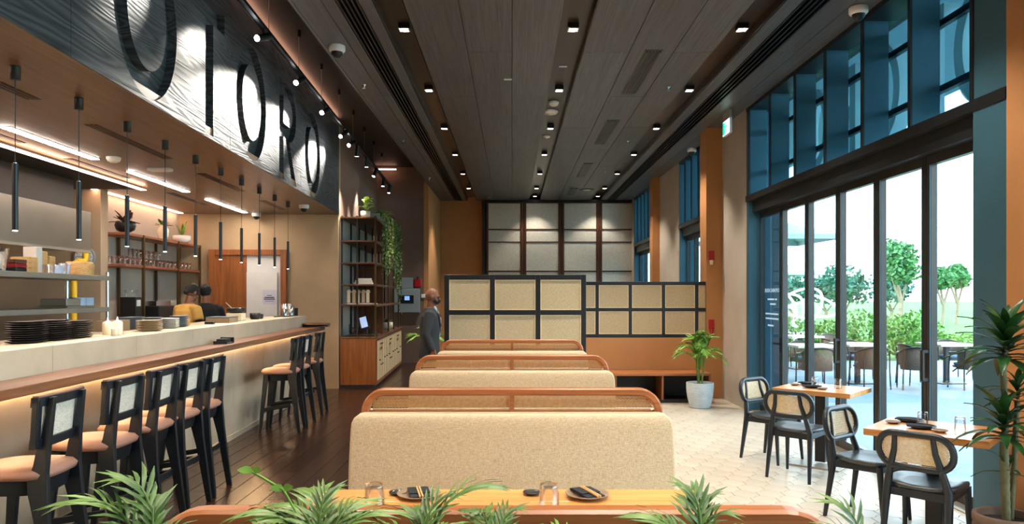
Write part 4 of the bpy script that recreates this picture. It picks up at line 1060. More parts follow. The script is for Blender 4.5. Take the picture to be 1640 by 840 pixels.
for k,(u,s0,s1) in enumerate(((-3.25,3.6,5.6),(-3.25,6.4,7.95),(-3.25,8.9,10.4),(-3.25,11.4,12.6),(-4.3,5.6,7.2),(-4.3,8.0,9.3),(-4.3,10.6,12.0))):
    t = thing('slot_vent','narrow black slot vent in the bar soffit, %s in the %s row' % (ordinal(k if k < 4 else k-4),'aisle side' if k < 4 else 'kitchen side'),'vent',L(u,s0,3.09),TH,'slot vents in the soffit')
    MB().box(-.055,.055,0,s1-s0,-.003,0).build('frame', MT['shelfwood'], t)
    for x in (-.036,0,.036): MB().box(x-.009,x+.009,.01,s1-s0-.01,-.006,-.003).build('slot', MT['black'], t)
# ================================================================== PLANTS
def leaflet(mb, base, d, up, ln, w, droop=.25, seg=3):
    """narrow bent blade from base along d"""
    d = Vector(d).normalized(); up = Vector(up); side = d.cross(up)
    if side.length < 1e-4: side = d.cross(Vector((0,1,0)))
    side.normalize(); base = Vector(base); vs_ = []
    for i in range(seg+1):
        t = i/seg; p = base + d*ln*t + Vector((0,0,-droop*ln*t*t)); ww = w*math.sin(PI*(.12+.86*t))*.5 if i < seg else w*.04
        vs_ += [p+side*ww, p+Vector((0,0,-w*.10)), p-side*ww]
    fs = []
    for i in range(seg):
        a = i*3; fs += [(a,a+1,a+4,a+3),(a+1,a+2,a+5,a+4)]
    mb.add(vs_, fs, True)
def frond_mesh(ln, rise, n, lw, ll, seed, droop=.5, bare=.25):
    """feather palm frond from the origin along +x"""
    rd = random.Random(seed); mb = MB(); pts = []
    for i in range(11):
        t = i/10; pts.append(Vector((ln*t*(1-.12*t), 0, rise*math.sin(t*1.75)*1.0 - droop*rise*t*t)))
    mb.tube(pts, [.006*(1-.75*i/10) for i in range(11)], 5)
    for k in range(n):
        t = bare+(1-bare)*k/(n-1); i = min(9, int(t*10)); f = t*10-i; p = pts[i].lerp(pts[i+1], f); tg = (pts[i+1]-pts[i]).normalized()
        sz = ll*(math.sin(PI*(.18+.74*(t-bare)/(1-bare))))
        for s in (-1,1):
            d = tg*(.75+.5*t)+Vector((0,s*(1.0-.55*t),.18+.12*rd.random())); leaflet(mb, p, d, (0,0,1), sz*(.85+.3*rd.random()), lw, .3+.25*rd.random())
    leaflet(mb, pts[-1], pts[-1]-pts[-2], (0,0,1), ll*.5, lw, .3)
    return mb
def plant_from(protos, parent, base, specs, mat, name='frond'):
    """specs: (proto, yaw, pitch, scale)"""
    done = {}
    for k, yaw, pitch, sc in specs:
        key = (id(protos), k)
        if key not in PM:
            o = protos[k].build(name, mat, parent); PM[key] = o
        else:
            o = share(PM[key], name, parent)
        o.location = base; o.rotation_euler = (0, -math.radians(pitch), math.radians(yaw)); o.scale = (sc,sc,sc)
PM = {}
# trough with palms behind the nearest bench
pl = thing('planter_trough','long dark planter trough behind the nearest bench, full of palms','planter',(-.03,1.44,0))
MB().box(-.95,.95,-.13,.13,0,.95).build('box', MT['basedark'], pl, bevel=.006); MB().box(-.93,.93,-.11,.11,.95,.965).build('soil', MT['soil'], pl)
FP = [frond_mesh(.30,.16,10,.0115,.10,1,.75,.3), frond_mesh(.26,.20,9,.011,.095,2,.5,.35), frond_mesh(.22,.09,9,.0105,.09,3,.9,.2)]
specs_fg = [(-.70,1.45,1.05,'potted palm at the far left of the trough, its fronds over the stool legs',[(0,170,34,.95),(1,150,40,.95),(0,130,36,.8),(1,60,34,.55),(2,195,2,1.2),(2,20,10,.8),(1,110,50,.75),(2,215,-5,1.3)]),
 (-.49,1.46,1.07,'low grassy palm with thin leaves left of the oak table',[(2,150,20,.9),(2,100,35,.8),(2,30,25,.8),(2,200,10,1),(2,60,45,.7),(2,0,20,.9),(2,120,12,.9)]),
 (-.36,1.40,1.12,'dense palm in front of the left table corner',[(2,110,42,.9),(2,60,35,.85),(2,160,25,1),(2,20,30,.9),(1,80,45,.6),(2,140,40,.8),(2,200,15,.9),(2,-20,20,.9),(2,90,30,.8)]),
 (-.17,1.45,1.07,'palm with an arching frond between the two glasses',[(0,22,44,.85),(1,60,40,.7),(2,8,30,.8),(2,150,30,.9),(1,120,36,.6),(2,190,20,.9),(2,95,50,.8)]),
 (-.03,1.42,1.08,'palm right of centre in front of the oak table',[(2,110,42,.85),(1,60,36,.6),(2,20,25,.9),(2,160,25,.9),(2,85,50,.7)]),
 (.13,1.45,1.06,'small palm below the right glass',[(2,120,36,.8),(2,60,40,.7),(2,10,20,.9),(2,180,20,.8)]),
 (.36,1.44,1.075,'palm at the right end of the oak table, beside the tiled floor',[(1,100,48,.75),(1,60,40,.7),(2,140,38,.9),(2,20,28,.9),(2,170,24,.85),(2,80,50,.9),(1,30,34,.6)]),
 (.67,1.45,1.04,'rightmost palm of the trough, in front of the chair leg',[(1,110,48,.75),(2,20,36,.9),(1,150,40,.6),(2,170,25,.9),(0,5,22,.8)])]
for x,y,z,lab,sp in specs_fg:
    t = thing('trough_palm', lab, 'plant', (x,y,.966), 0, 'palms in the trough'); MB().tube([(0,0,0),(0,0,z-.966+.06)],[.02,.012],6).build('stem', MT['stem'], t)
    plant_from(FP, t, (0,0,z-.966+.012), [(k,a,e,s_*1.02) for k,a,e,s_ in sp]+[(2,a+47,e*.7,s_*.95) for k,a,e,s_ in sp], MT['leaf'])
# climber with round leaves
t = thing('round_leaf_climber','bright climber with round leaves and an arching shoot left of the oak table','plant',(-.43,1.43,.966))
for q, pts in enumerate(([(0,0,0),(.02,0,.14),(.03,0,.24),(-.01,0,.31),(-.07,0,.345)],[(0,0,0),(-.05,.01,.12),(-.06,.02,.2),(-.02,.02,.25)],[(0,0,0),(.05,0,.1),(.09,.0,.17)])):
    m_ = MB(); m_.tube(pts,.0025,5); rd = random.Random(q)
    for i in range(1,len(pts)):
        for s in (-1,1):
            p = Vector(pts[i]); leaflet(m_, p, (s*.8,-.3,.4+.3*rd.random()), (0,-1,.4), .022+.012*rd.random(), .016, .3)
    m_.build('shoot', MT['leafb'], t)
# areca palm in the ribbed white pot
ar = thing('areca_palm_pot','leafy areca palm in a ribbed white pot beside the beige pier','potted plant',(2.77,10.95,0))
prof = [(.135,0)]
for k in range(14):
    z = .012+k*.0255; r = .142+.052*math.sin(min(1,z/.30)*PI/2); prof += [(r,z),(r+.006,z+.008),(r+.006,z+.017),(r,z+.0245)]
prof += [(.197,.372),(.18,.372),(.175,.33),(.002,.33)]
MB().lathe(prof,36).build('pot', MT['pot'], ar); MB().lathe([(.174,.331),(.174,.338),(.002,.338)],24).build('soil', MT['soil'], ar)
AP = [frond_mesh(.62,.36,17,.022,.20,11,.75,.30), frond_mesh(.55,.42,16,.022,.19,12,.5,.32), frond_mesh(.48,.26,15,.02,.18,13,.9,.28)]
rd = random.Random(3)
for k in range(9):
    a = rd.random()*2*PI; MB().tube([(.03*math.cos(a),.03*math.sin(a),.33),(.07*math.cos(a),.07*math.sin(a),.72)],[.010,.006],6).build('cane_stem', MT['stem'], ar)
plant_from(AP, ar, (0,0,.58), [(k%3, 360*k*.382+rd.uniform(-10,10), rd.uniform(12,66), rd.uniform(.72,.98)) for k in range(26)], MT['leafb'])
plant_from(AP, ar, (0,0,.74), [(1, 25+360*k/9, rd.uniform(40,75), rd.uniform(.55,.75)) for k in range(9)], MT['leafb'])
# dracaena by the doors
dr = thing('dracaena_pot','tall dark dracaena with two leaf crowns in a brown pot at the right edge','potted plant',(2.90,4.36,0))
MB().lathe([(.13,0),(.15,.02),(.165,.2),(.172,.30),(.168,.31),(.174,.32),(.174,.36),(.160,.37),(.150,.36),(.148,.31),(.002,.31)],36).build('pot', MT['potdark'], dr)
for z in (.24,.265,.285): MB().lathe([(.1705,z),(.174,z+.004),(.1715,z+.008)],36).build('ring', MT['potdark'], dr)
MB().lathe([(.149,.312),(.149,.322),(.002,.322)],24).build('soil', MT['soil'], dr)
def blade(seed, ln, w):
    mb = MB(); leaflet(mb,(0,0,0),(1,0,.55),(0,0,1),ln,w,.45,6); return mb
LB = [blade(1,.40,.075), blade(2,.35,.07), blade(3,.29,.062)]
def stemknots(pts, r):
    out = []; rs = []
    P = [Vector(p) for p in pts]
    for i in range(len(P)-1):
        for k in range(12):
            out.append(P[i].lerp(P[i+1],k/12)); rs.append(r*(1.1 if k%2 else .95))
    return out, rs
for pts, r in (([(0,0,.31),(-.01,.0,.62),(.0,.02,.80)],.024),([(0,.02,.80),(.02,.03,.95),(-.02,.0,1.20),(.0,.0,1.38)],.017),([(.06,.05,.31),(.09,.06,.7),(.1,.05,1.05)],.015)):
    p_, r_ = stemknots(pts, r); MB().tube(p_, r_, 8).build('trunk', MT['cane_stem'], dr)
rd = random.Random(8)
def crown(base, n, zs, sc):
    plant_from(LB, dr, base, [], MT['leafdark'])
    for k in range(n):
        t = k/n; b = (base[0], base[1], base[2]+zs*t)
        plant_from(LB, dr, b, [(k%3, 137.5*k+rd.uniform(-12,12), -22+80*t**1.4+rd.uniform(-6,6), sc*(1.05-.25*t))], MT['leafdark'], 'leaf')
crown((0,0,1.27), 44, .17, .95); crown((-.0,.02,.80), 32, .15, .84); crown((.1,.05,1.02), 18, .10, .6)
crown((0,.0,.60), 5, .05, .6)
# back-bar plants, rack plants
def pot_lathe(prof, mat, parent): return MB().lathe(prof,24).build('pot', MT[mat], parent)
def shelf_plant(name, label, loc, potm, potprof, leaves, leafm, top):
    t = thing(name, label, 'potted plant', loc); pot_lathe(potprof, potm, t)
    for (yaw,pitch,ln,w) in leaves:
        mb = MB(); d = (math.cos(math.radians(yaw))*math.cos(math.radians(pitch)), math.sin(math.radians(yaw))*math.cos(math.radians(pitch)), math.sin(math.radians(pitch)))
        leaflet(mb,(0,0,top),d,(0,0,1) if abs(d[2])<.95 else (1,0,0),ln,w,.2,5); mb.build('leaf', MT[leafm], t)
    return t
MT['leafred'] = leafmat('reddish_leaf','#3a2a1c','#7a4630',.45)
rd = random.Random(4)
BZ = 2.55
shelf_plant('leafy_pot_plant','dark ribbed bowl with a reddish leafy plant, at the near end of the top shelf',L(-4.98,10.75,BZ),'plateblack',[(.07,0),(.12,.03),(.14,.09),(.125,.15),(.11,.15),(.002,.13)],[(rd.uniform(0,360),rd.uniform(10,75),rd.uniform(.18,.28),.09) for _ in range(16)],'leafred',.13)
shelf_plant('leafy_pot_plant','cream ribbed vase with small green leaves, in the middle of the top shelf',L(-4.98,12.0,BZ),'cream',[(.06,0),(.085,.06),(.09,.14),(.06,.2),(.065,.22),(.05,.22),(.002,.2)],[(rd.uniform(0,360),rd.uniform(0,60),rd.uniform(.1,.17),.07) for _ in range(14)],'vine',.21)
shelf_plant('leafy_pot_plant','white bowl with upright green blades, at the far end of the top shelf',L(-4.98,12.75,BZ),'white',[(.09,0),(.14,.04),(.14,.11),(.125,.11),(.002,.1)],[(0,75,.34,.09),(180,68,.28,.08),(90,80,.3,.08),(40,55,.2,.07)],'leafb',.1)
t = thing('lime_leaf_plant','bright lime leafy plant in a pale pot on top of the shelf rack','potted plant',onrack(.42,.18,5)); pot_lathe([(.06,0),(.085,.03),(.09,.12),(.08,.12),(.002,.11)],'cream',t)
for k in range(26):
    mb = MB(); a = rd.uniform(0,2*PI); e = rd.uniform(.2,1.4); z = rd.uniform(.12,.34)
    leaflet(mb,(.04*math.cos(a),.04*math.sin(a),z),(math.cos(a)*math.cos(e),math.sin(a)*math.cos(e),math.sin(e)),(0,0,1),rd.uniform(.10,.16),.085,.4,4); mb.build('leaf', MT['leafyellow'], t)
def trailing(label, loc, mat, nstr, lmin, lmax, potm, spread, seed, lw=.05):
    t = thing('trailing_plant', label, 'potted plant', loc, TH); pot_lathe([(.07,0),(.10,.05),(.11,.14),(.10,.14),(.002,.13)],potm,t); r = random.Random(seed)
    for k in range(nstr):
        y = r.uniform(-spread,spread); ln = r.uniform(lmin,lmax); x1 = .16+r.uniform(0,.10); pts = [(0,y*.2,.14),(x1*.6,y*.7,.20),(x1,y,.12)]
        n = max(3,int(ln/.07))
        for i in range(1,n+1): pts.append((x1+.02*math.sin(i*.9+k)+.01, y+.025*math.sin(i*.7+k*2), .12-ln*i/n))
        m_ = MB(); m_.tube(pts,.003,4)
        for i in range(1,len(pts)):
            for s in (-1,1):
                leaflet(m_, pts[i], (r.uniform(-.2,.6),s*.8,r.uniform(-.5,.3)), (1,0,.3), lw*r.uniform(.8,1.4), lw*.75, .3, 2)
        m_.build('vine', MT[mat], t)
    return t
trailing('long trailing vine on the near front corner of the shelf rack',onrack(.50,.75,5),'vine',9,.7,1.45,'greybox',.25,1)
trailing('lime trailing vine hanging from the top of the shelf rack',onrack(.50,1.5,5),'leafyellow',7,.4,1.1,'greybox',.22,2)
trailing('dark dense vine hanging down the far end of the shelf rack',onrack(.50,3.0,5),'leaf',12,1.0,1.9,'potdark',.4,3)
trailing('green vine hanging from the middle of the shelf rack top',onrack(.50,2.2,5),'vine',9,.8,1.6,'potdark',.3,4)
fr = thing('shelf_fern','dark arching fern on the far top of the shelf rack','potted plant',onrack(.40,2.6,5)); pot_lathe([(.07,0),(.11,.1),(.10,.1),(.002,.09)],'potdark',fr)
plant_from(AP, fr, (0,0,.12), [(2, 30*k, 35+20*(k%2), .75) for k in range(12)], MT['leaf'])
t = shelf_plant('leafy_pot_plant','pale bowl with a small plant at the far end of the sideboard',L(CU0+.42,CS+3.2,.916),'cream',[(.09,0),(.17,.05),(.18,.15),(.165,.15),(.002,.13)],[(rd.uniform(0,360),rd.uniform(5,70),rd.uniform(.15,.25),.07) for _ in range(14)],'vine',.13)
gp = thing('floor_palm_pot','green floor palm in a dark pot behind the man in the suit','potted plant',(-1.45,13.0,0)); pot_lathe([(.14,0),(.17,.3),(.16,.3),(.002,.28)],'potdark',gp)
for k in range(5): MB().tube([(0,0,.28),(.03*math.cos(k*1.3),.03*math.sin(k*1.3),.7)],[.01,.007],6).build('cane_stem', MT['stem'], gp)
plant_from(AP, gp, (0,0,.62), [(k%3, 360*k/14, 25+30*(k%3)*.8, .95) for k in range(14)], MT['leafb'])

# ================================================================== PEOPLE
def blob(mb, name, mat, parent, voxel=.008, it=6):
    o = mb.build(name, mat, parent)
    r = o.modifiers.new('remesh','REMESH'); r.mode = 'VOXEL'; r.voxel_size = voxel; r.use_smooth_shade = True
    s = o.modifiers.new('smooth','SMOOTH'); s.factor = .5; s.iterations = it
    return o
def eloft(mb, secs, n=20):
    """secs: (cx,cy,z,rx,ry)"""
    mb.loft([[(cx+rx*math.cos(2*PI*k/n), cy+ry*math.sin(2*PI*k/n), z) for k in range(n)] for cx,cy,z,rx,ry in secs]); return mb
def limb(mb, pts, rs, n=12):
    P = [Vector(p) for p in pts]; out = []; rr = []
    for i in range(len(P)-1):
        for k in range(4): out.append(P[i].lerp(P[i+1],k/4)); rr.append(rs[i]+(rs[i+1]-rs[i])*k/4)
    out.append(P[-1]); rr.append(rs[-1]); mb.tube(out, rr, n)
def hand(mb, wrist, d, palm, thumb_side):
    """palm along d, fingers gently curled; palm = direction the palm faces"""
    w = Vector(wrist); d = Vector(d).normalized(); p = Vector(palm).normalized(); s = d.cross(p).normalized()*thumb_side
    c = w+d*.045
    for k in range(4): mb.tube([w+s*(-.022+.015*k)+d*.0, c+s*(-.026+.0175*k)+d*.045],[.015,.0115],8)
    for k, fl in enumerate((.055,.068,.074,.066)):
        b = c+s*(-.026+.0175*k)+d*.042; m1 = b+d*fl*.5+p*.008; m2 = m1+d*fl*.32+p*.018; m3 = m2+d*fl*.18+p*.018
        mb.tube([b,m1,m2,m3],[.0095,.009,.0083,.0065],8)
    b = w+d*.02+s*.022; mb.tube([b,b+s*.024+d*.03+p*.008,b+s*.028+d*.058+p*.016,b+s*.022+d*.075+p*.02],[.013,.0115,.010,.007],8)
def person(label, loc, rz, arms, lean=0, head_yaw=0, head_pitch=0, skin='skin'):
    """arms: {side: (elbow, wrist, hand_dir)}; side -1 left, +1 right (local +x is the person's right, +y forward)"""
    t = thing('person', label, 'person', loc, rz)
    ln = lambda z: lean*max(0,z-.95)
    B = MB()
    eloft(B,[(0,0,.86,.15,.105),(0,0,.95,.16,.115),(0,ln(1.05),1.05,.145,.105),(0,ln(1.25),1.25,.165,.115),(0,ln(1.38),1.38,.175,.10),(0,ln(1.45),1.45,.12,.075),(0,ln(1.48),1.49,.062,.058)])
    limb(B,[(0,ln(1.45)-.005,1.44),(0,ln(1.55)+.01,1.57)],[.058,.052])
    hc = Vector((0,ln(1.63)+.022,1.632)); HM = Matrix.Translation(hc) @ Matrix.Rotation(math.radians(head_yaw),4,'Z') @ Matrix.Rotation(math.radians(head_pitch),4,'X')
    B.ell((0,-.008,.02),(.076,.094,.098),20,14,HM); B.ell((0,.03,-.055),(.058,.062,.062),18,12,HM); B.ell((0,.052,-.088),(.03,.028,.024),12,8,HM)
    B.ell((0,.098,-.012),(.011,.016,.026),10,8,HM); B.ell((0,.108,-.03),(.016,.013,.012),10,8,HM); B.ell((0,.074,.028),(.055,.022,.014),12,8,HM)
    for s in (-1,1): B.ell((s*.077,-.005,-.004),(.010,.020,.032),10,8,HM); B.ell((s*.038,.06,-.03),(.024,.026,.024),10,8,HM)
    for s in (-1,1):
        limb(B,[(s*.085,0,.9),(s*.09,.02,.50),(s*.09,-.005,.09)],[.088,.062,.042]); B.ell((s*.09,.06,.045),(.042,.115,.045),12,8)
        e, w, hd = arms[s]; sh = (s*.175,ln(1.40),1.405); limb(B,[(s*.12,ln(1.40),1.40),sh,e,w],[.05,.055,.042,.028]); hand(B,w,hd,(-s*.8,.2,0),-1 if s>0 else 1)
    blob(B,'body',MT[skin],t,.0065,4)
    for s in (-1,1): MB().ell((s*.031,.083,.004),(.012,.008,.007),10,6,HM).build('eye', MT['mask'], t)
    return t, HM, ln
def sleeves(mb, arms, ln, upto=1.0, r=(.066,.072,.056,.044)):
    for s in (-1,1):
        e, w, hd = arms[s]; sh = (s*.178,ln(1.40),1.40)
        if upto >= 1: limb(mb,[(s*.10,ln(1.40),1.39),sh,e,w],r)
        else: limb(mb,[(s*.10,ln(1.40),1.39),sh,tuple(Vector(sh).lerp(Vector(e),upto))],r[:3])
def trousers(t, mat, ln):
    m_ = MB(); eloft(m_,[(0,0,.80,.16,.115),(0,0,.90,.175,.128),(0,0,1.0,.165,.12),(0,ln(1.08),1.06,.155,.115)])
    for s in (-1,1): limb(m_,[(s*.085,0,.9),(s*.092,.015,.50),(s*.092,0,.06)],[.10,.078,.070])
    blob(m_,'trousers',MT[mat],t,.010,4)
    for s in (-1,1): sh = MB(); sh.ell((s*.092,.05,.035),(.048,.135,.05),14,8); sh.build('shoe', MT['blackcloth'], t)
# man in the grey suit
A = {1:((.235,-.03,1.13),(.225,.06,.92),(-.05,.25,-1)), -1:((-.235,-.03,1.13),(-.225,.06,.92),(.05,.25,-1))}
man, HM, ln = person('bald man in a grey suit and black face mask standing beside the screen',(-1.13,10.15,0),-PI/2+.06,A,0.03,0,-12)
trousers(man,'trousers',ln)
J = MB(); eloft(J,[(0,-.005,.80,.185,.135),(0,-.005,.92,.19,.145),(0,ln(1.08),1.06,.175,.132),(0,ln(1.25),1.25,.195,.145),(0,ln(1.37),1.37,.205,.13),(0,ln(1.45),1.445,.135,.09),(0,ln(1.48)-.012,1.485,.078,.068)]); sleeves(J,A,ln)
blob(J,'jacket',MT['suit'],man,.009,5)
sh_ = MB(); rings = []
for z, w, y in ((1.10,.012,.137),(1.22,.035,.152),(1.34,.052,.142),(1.43,.056,.108),(1.49,.055,.072)):
    y += ln(z); rings.append([(-w,y-.03,z),(w,y-.03,z),(w,y-.004,z),(0,y+.006,z),(-w,y-.004,z)])
sh_.loft(rings,True,False); sh_.build('shirt', MT['shirt'], man)
for s in (-1,1):
    MB().add([(s*.012,.146+ln(1.1),1.10),(s*.035,.158+ln(1.25),1.24),(s*.055,.140+ln(1.38),1.38),(s*.062,.088+ln(1.46),1.475),(s*.105,.112+ln(1.38),1.39),(s*.095,.138+ln(1.3),1.31)],[(0,1,5),(1,2,4,5),(2,3,4)]).build('lapel', MT['suit'], man)
    MB().add([(s*.0,.09+ln(1.45),1.45),(s*.02,.108+ln(1.42),1.425),(s*.06,.075+ln(1.46),1.47),(s*.058,.045+ln(1.5),1.515),(s*.02,.075+ln(1.5),1.5)],[(0,1,2,3,4)]).build('collar', MT['shirt'], man)
mk = MB(); mk.ell((0,.045,-.052),(.062,.066,.046),18,10,HM); mk.ell((0,.09,-.035),(.026,.034,.03),12,8,HM); blob(mk,'face_mask',MT['mask'],man,.006,3)
for s in (-1,1): MB().tube([HM@Vector((s*.058,.06,-.03)),HM@Vector((s*.078,.02,-.004)),HM@Vector((s*.084,-.01,.012))],.002,5).build('mask_strap', MT['mask'], man)
hr = MB(); hr.ell((0,-.014,.012),(.0775,.0925,.080),20,14,HM); 
# bartenders
A2 = {1:((.27,.10,1.16),(.20,.32,1.05),(-.1,.9,-.3)), -1:((-.26,.12,1.17),(-.16,.33,1.06),(.1,.9,-.3))}
bt1, HM2, ln2 = person('bartender in a yellow tee and black cap seen from behind the bar',(*L(-4.05,10.35)[:2],.06),math.radians(-30),A2,.22,0,-25)
trousers(bt1,'blackcloth',ln2)
m_ = MB(); eloft(m_,[(0,0,.92,.185,.135),(0,ln2(1.05),1.05,.175,.135),(0,ln2(1.25),1.25,.195,.15),(0,ln2(1.38),1.38,.205,.13),(0,ln2(1.45),1.45,.13,.09),(0,ln2(1.47),1.48,.075,.066)]); sleeves(m_,A2,ln2,.62,(.07,.078,.072,.06)); blob(m_,'tee_shirt',MT['teeyellow'],bt1,.009,5)
m_ = MB()
for s in (-1,1):
    e,w,_ = A2[s]; limb(m_,[tuple(Vector((s*.178,ln2(1.4),1.40)).lerp(Vector(e),.5)),e,tuple(Vector(e).lerp(Vector(w),.9))],[.052,.048,.036])
m_.build('under_sleeves', MT['blackcloth'], bt1)
m_ = MB(); m_.ell((0,-.012,.032),(.084,.104,.096),20,12,HM2); m_.ell((0,-.09,-.03),(.04,.03,.04),12,8,HM2); blob(m_,'cap_and_hair',MT['hair'],bt1,.008,3)
MB().tube([(-.17,.12,1.10),(0,-.15+ln2(1.1),1.06),(.17,.12,1.10)],.012,6).build('apron_tie', MT['white'], bt1)
A3 = {1:((.25,.12,1.14),(.15,.34,1.10),(-.1,.9,0)), -1:((-.25,.12,1.14),(-.15,.34,1.10),(.1,.9,0))}
bt2, HM3, ln3 = person('second bartender in black, half hidden beside the one in yellow',(*L(-4.02,11.2)[:2],.06),math.radians(25),A3,.10,-20,-15)
trousers(bt2,'blackcloth',ln3)
m_ = MB(); eloft(m_,[(0,0,.90,.185,.135),(0,ln3(1.05),1.05,.175,.132),(0,ln3(1.25),1.25,.19,.145),(0,ln3(1.38),1.38,.2,.125),(0,ln3(1.45),1.45,.13,.09),(0,ln3(1.48),1.485,.075,.066)]); sleeves(m_,A3,ln3); blob(m_,'shirt',MT['blackcloth'],bt2,.009,5)
m_ = MB(); m_.ell((0,-.02,.028),(.083,.098,.097),20,12,HM3); m_.ell((0,-.11,.03),(.045,.04,.045),12,8,HM3); blob(m_,'hair',MT['hair'],bt2,.008,3)
# ================================================================== THINGS ON THE BAR
BT = 1.32
def sqplate(w=.145):
    mb = MB(); r = lambda s, z: superloop(s, s*.62, z, 24, 5)
    mb.loft([r(w*.7,0),r(w*.72,.002),r(w*.98,.013),r(w,.0145),r(w*.97,.0145),r(w*.7,.006),r(w*.1,.006)]); return mb
bp0 = None
for k,(s,n_,w) in enumerate(((5.33,10,'leftmost'),(5.64,10,'middle'),(5.95,9,'rightmost'))):
    for i in range(n_):
        lab = 'black rectangular plate, %s from the top in the %s of the three bar stacks' % (ordinal(n_-1-i), w)
        p = L(-3.14,s,BT+.0152*i)
        if bp0 is None: o = bp0 = sqplate().build('black_plate', MT['plateblack'])
        else: o = bp0.copy(); COL.objects.link(o)
        o.location = p; o.rotation_euler.z = TH+PI/2+random.uniform(-.05,.05); tag(o, lab, 'plate', 'black plates on the bar, %s stack' % w)
def squeeze(label, loc, r, h):
    t = thing('squeeze_bottle', label, 'bottle', loc, 0, 'squeeze bottles on the bar')
    MB().lathe([(r*.95,0),(r,.01),(r,h*.62),(r*.9,h*.70),(r*.55,h*.74),(.002,h*.75)],16).build('body', MT['cream'], t); MB().lathe([(r*.55,h*.73),(r*.22,h*.78),(r*.08,h)],12).build('nozzle', MT['white'], t)
for k,(s,u) in enumerate(((6.42,-3.12),(6.50,-3.08),(6.59,-3.12))): squeeze('large cream squeeze bottle, %s of the three beside the plate stacks' % ('left','middle','right')[k], L(u,s,BT), .042, .15)
for k,s in enumerate((6.22,6.30)): squeeze('small cream squeeze bottle, %s one right of the black plates' % ('left','right')[k], L(-2.97,s,BT), .025, .09)
for k,(s,u,m,n_,r,w) in enumerate(((7.05,-3.05,'platetan',7,.115,'tan'),(7.42,-3.18,'plateblue',8,.095,'blue-grey, left one,'),(7.66,-3.12,'platewhite',7,.10,'white'),(8.02,-3.16,'plateblue',8,.095,'dark blue-grey, right one,'))):
    src = None
    for i in range(n_):
        if src is None: src = o = plate_mb(r,.016).build('stacked_plate', MT[m])
        else: o = src.copy(); COL.objects.link(o)
        o.location = L(u,s,BT+.0142*i); tag(o,'round plate, %s from the top in the %s stack on the bar' % (ordinal(n_-1-i), w),'plate','plates on the bar, %s stack' % w)
for i in range(5):
    o = MB().box(-.14,.14,-.17,.17,0,.014).build('flat_tray', MT['platetan'] if i < 4 else MT['plateblue'], bevel=.003); o.location = L(-3.15,9.32,BT+.0145*i); o.rotation_euler.z = TH; tag(o,'flat rectangular tray, %s from the top of the low stack on the far bar' % ordinal(4-i),'tray','trays on the far bar')
ct = thing('lidded_container','pale container with a dark bowl on top, on the far bar','container',L(-3.2,10.0,BT),TH); MB().box(-.10,.10,-.10,.10,0,.10).build('tub', MT['cream'], ct, bevel=.01); MB().lathe([(.08,.1),(.12,.13),(.12,.17),(.11,.17),(.002,.14)],20).build('bowl', MT['plateblack'], ct); MB().tube([(-.03,0,.14),(-.10,-.1,.24)],.005,6).build('spoon', MT['cream'], ct)
for k,(s,r,h) in enumerate(((10.5,.07,.09),(10.72,.05,.07))):
    o = MB().lathe([(r*.8,0),(r,h*.3),(r,h),(r*.9,h),(.002,h*.9)],20).build('black_bowl', MT['plateblack']); o.location = L(-3.1,s,BT); tag(o,'%s round black bowl on the far bar' % ('larger','smaller')[k],'bowl')
tr_ = MB().box(-.11,.11,-.3,.3,0,.012).build('serving_tray', MT['blackw'], bevel=.004); tr_.location = L(-3.02,11.85,BT); tr_.rotation_euler.z = TH; tag(tr_,'black serving tray under the tall steel cups','tray')
for k,(s,u,h,n_) in enumerate(((11.68,-2.99,.20,4),(11.83,-3.04,.19,4),(11.93,-2.96,.17,3))):
    t = thing('cup_stack','tall stack of silver cups at the end of the bar, %s' % ('leftmost','middle one','rightmost')[k],'cups',L(u,s,BT+.012)); m_ = MB(); 
    for i in range(n_):
        MB().lathe([(.030,.012*i),(.040,.012*i+h-.045),(.037,.012*i+h-.045),(.028,.012*i+.004)],18).build('cup', MT['steelpost'], t)
dsp = thing('napkin_dispenser','small white and steel dispenser at the end of the bar','dispenser',L(-3.05,12.24,BT),TH); MB().box(-.07,.07,-.06,.06,0,.11).build('body', MT['steel'], dsp, bevel=.006); MB().lathe([(.03,.11),(.035,.2),(.002,.2)],14,(-.02,0,0)).build('roll', MT['white'], dsp); MB().box(.075,.12,-.03,.03,0,.13).build('box', MT['black'], dsp)
jg = thing('juice_jug','small glass jug of amber juice beside the bartender','jug',L(-3.25,8.45,BT)); MB().lathe([(.035,0),(.04,.02),(.04,.09),(.03,.11),(.034,.125)],16).build('glass', MT['clear'], jg); MB().lathe([(.036,.003),(.037,.075),(.002,.075)],16).build('juice', MT['juice'], jg)
gb_ = MB().box(-.05,.05,-.03,.03,0,.03).build('black_box', MT['black'], bevel=.004); gb_.location = L(-3.1,8.75,BT); gb_.rotation_euler.z = TH; tag(gb_,'small black box on the bar beside the juice jug','box')
nt_ = thing('condiment_caddy','black caddy with napkins lying on the walnut ledge','caddy',L(-2.68,7.98,1.145),TH); MB().box(-.07,.07,-.12,.12,0,.012).build('tray', MT['black'], nt_, bevel=.003); MB().box(-.05,.05,-.09,.07,.012,.05).build('napkins', MT['napkin'], nt_, bevel=.006); MB().box(-.07,.07,.10,.12,.012,.06).box(-.07,.07,-.12,-.11,.012,.03).build('ends', MT['black'], nt_)
rt = thing('round_tray','round lidded tray of dark wood and glass at the end of the ledge','tray',L(-2.64,12.22,1.145)); MB().lathe([(.22,0),(.235,.005),(.235,.035),(.22,.04)],36).build('glass_body', MT['clear'], rt); MB().lathe([(.24,.04),(.24,.055),(.20,.06),(.002,.06)],36).build('lid', MT['shelfwood'], rt); MB().lathe([(.20,.002),(.20,.03),(.002,.03)],30).build('bottom', MT['bronze'], rt)
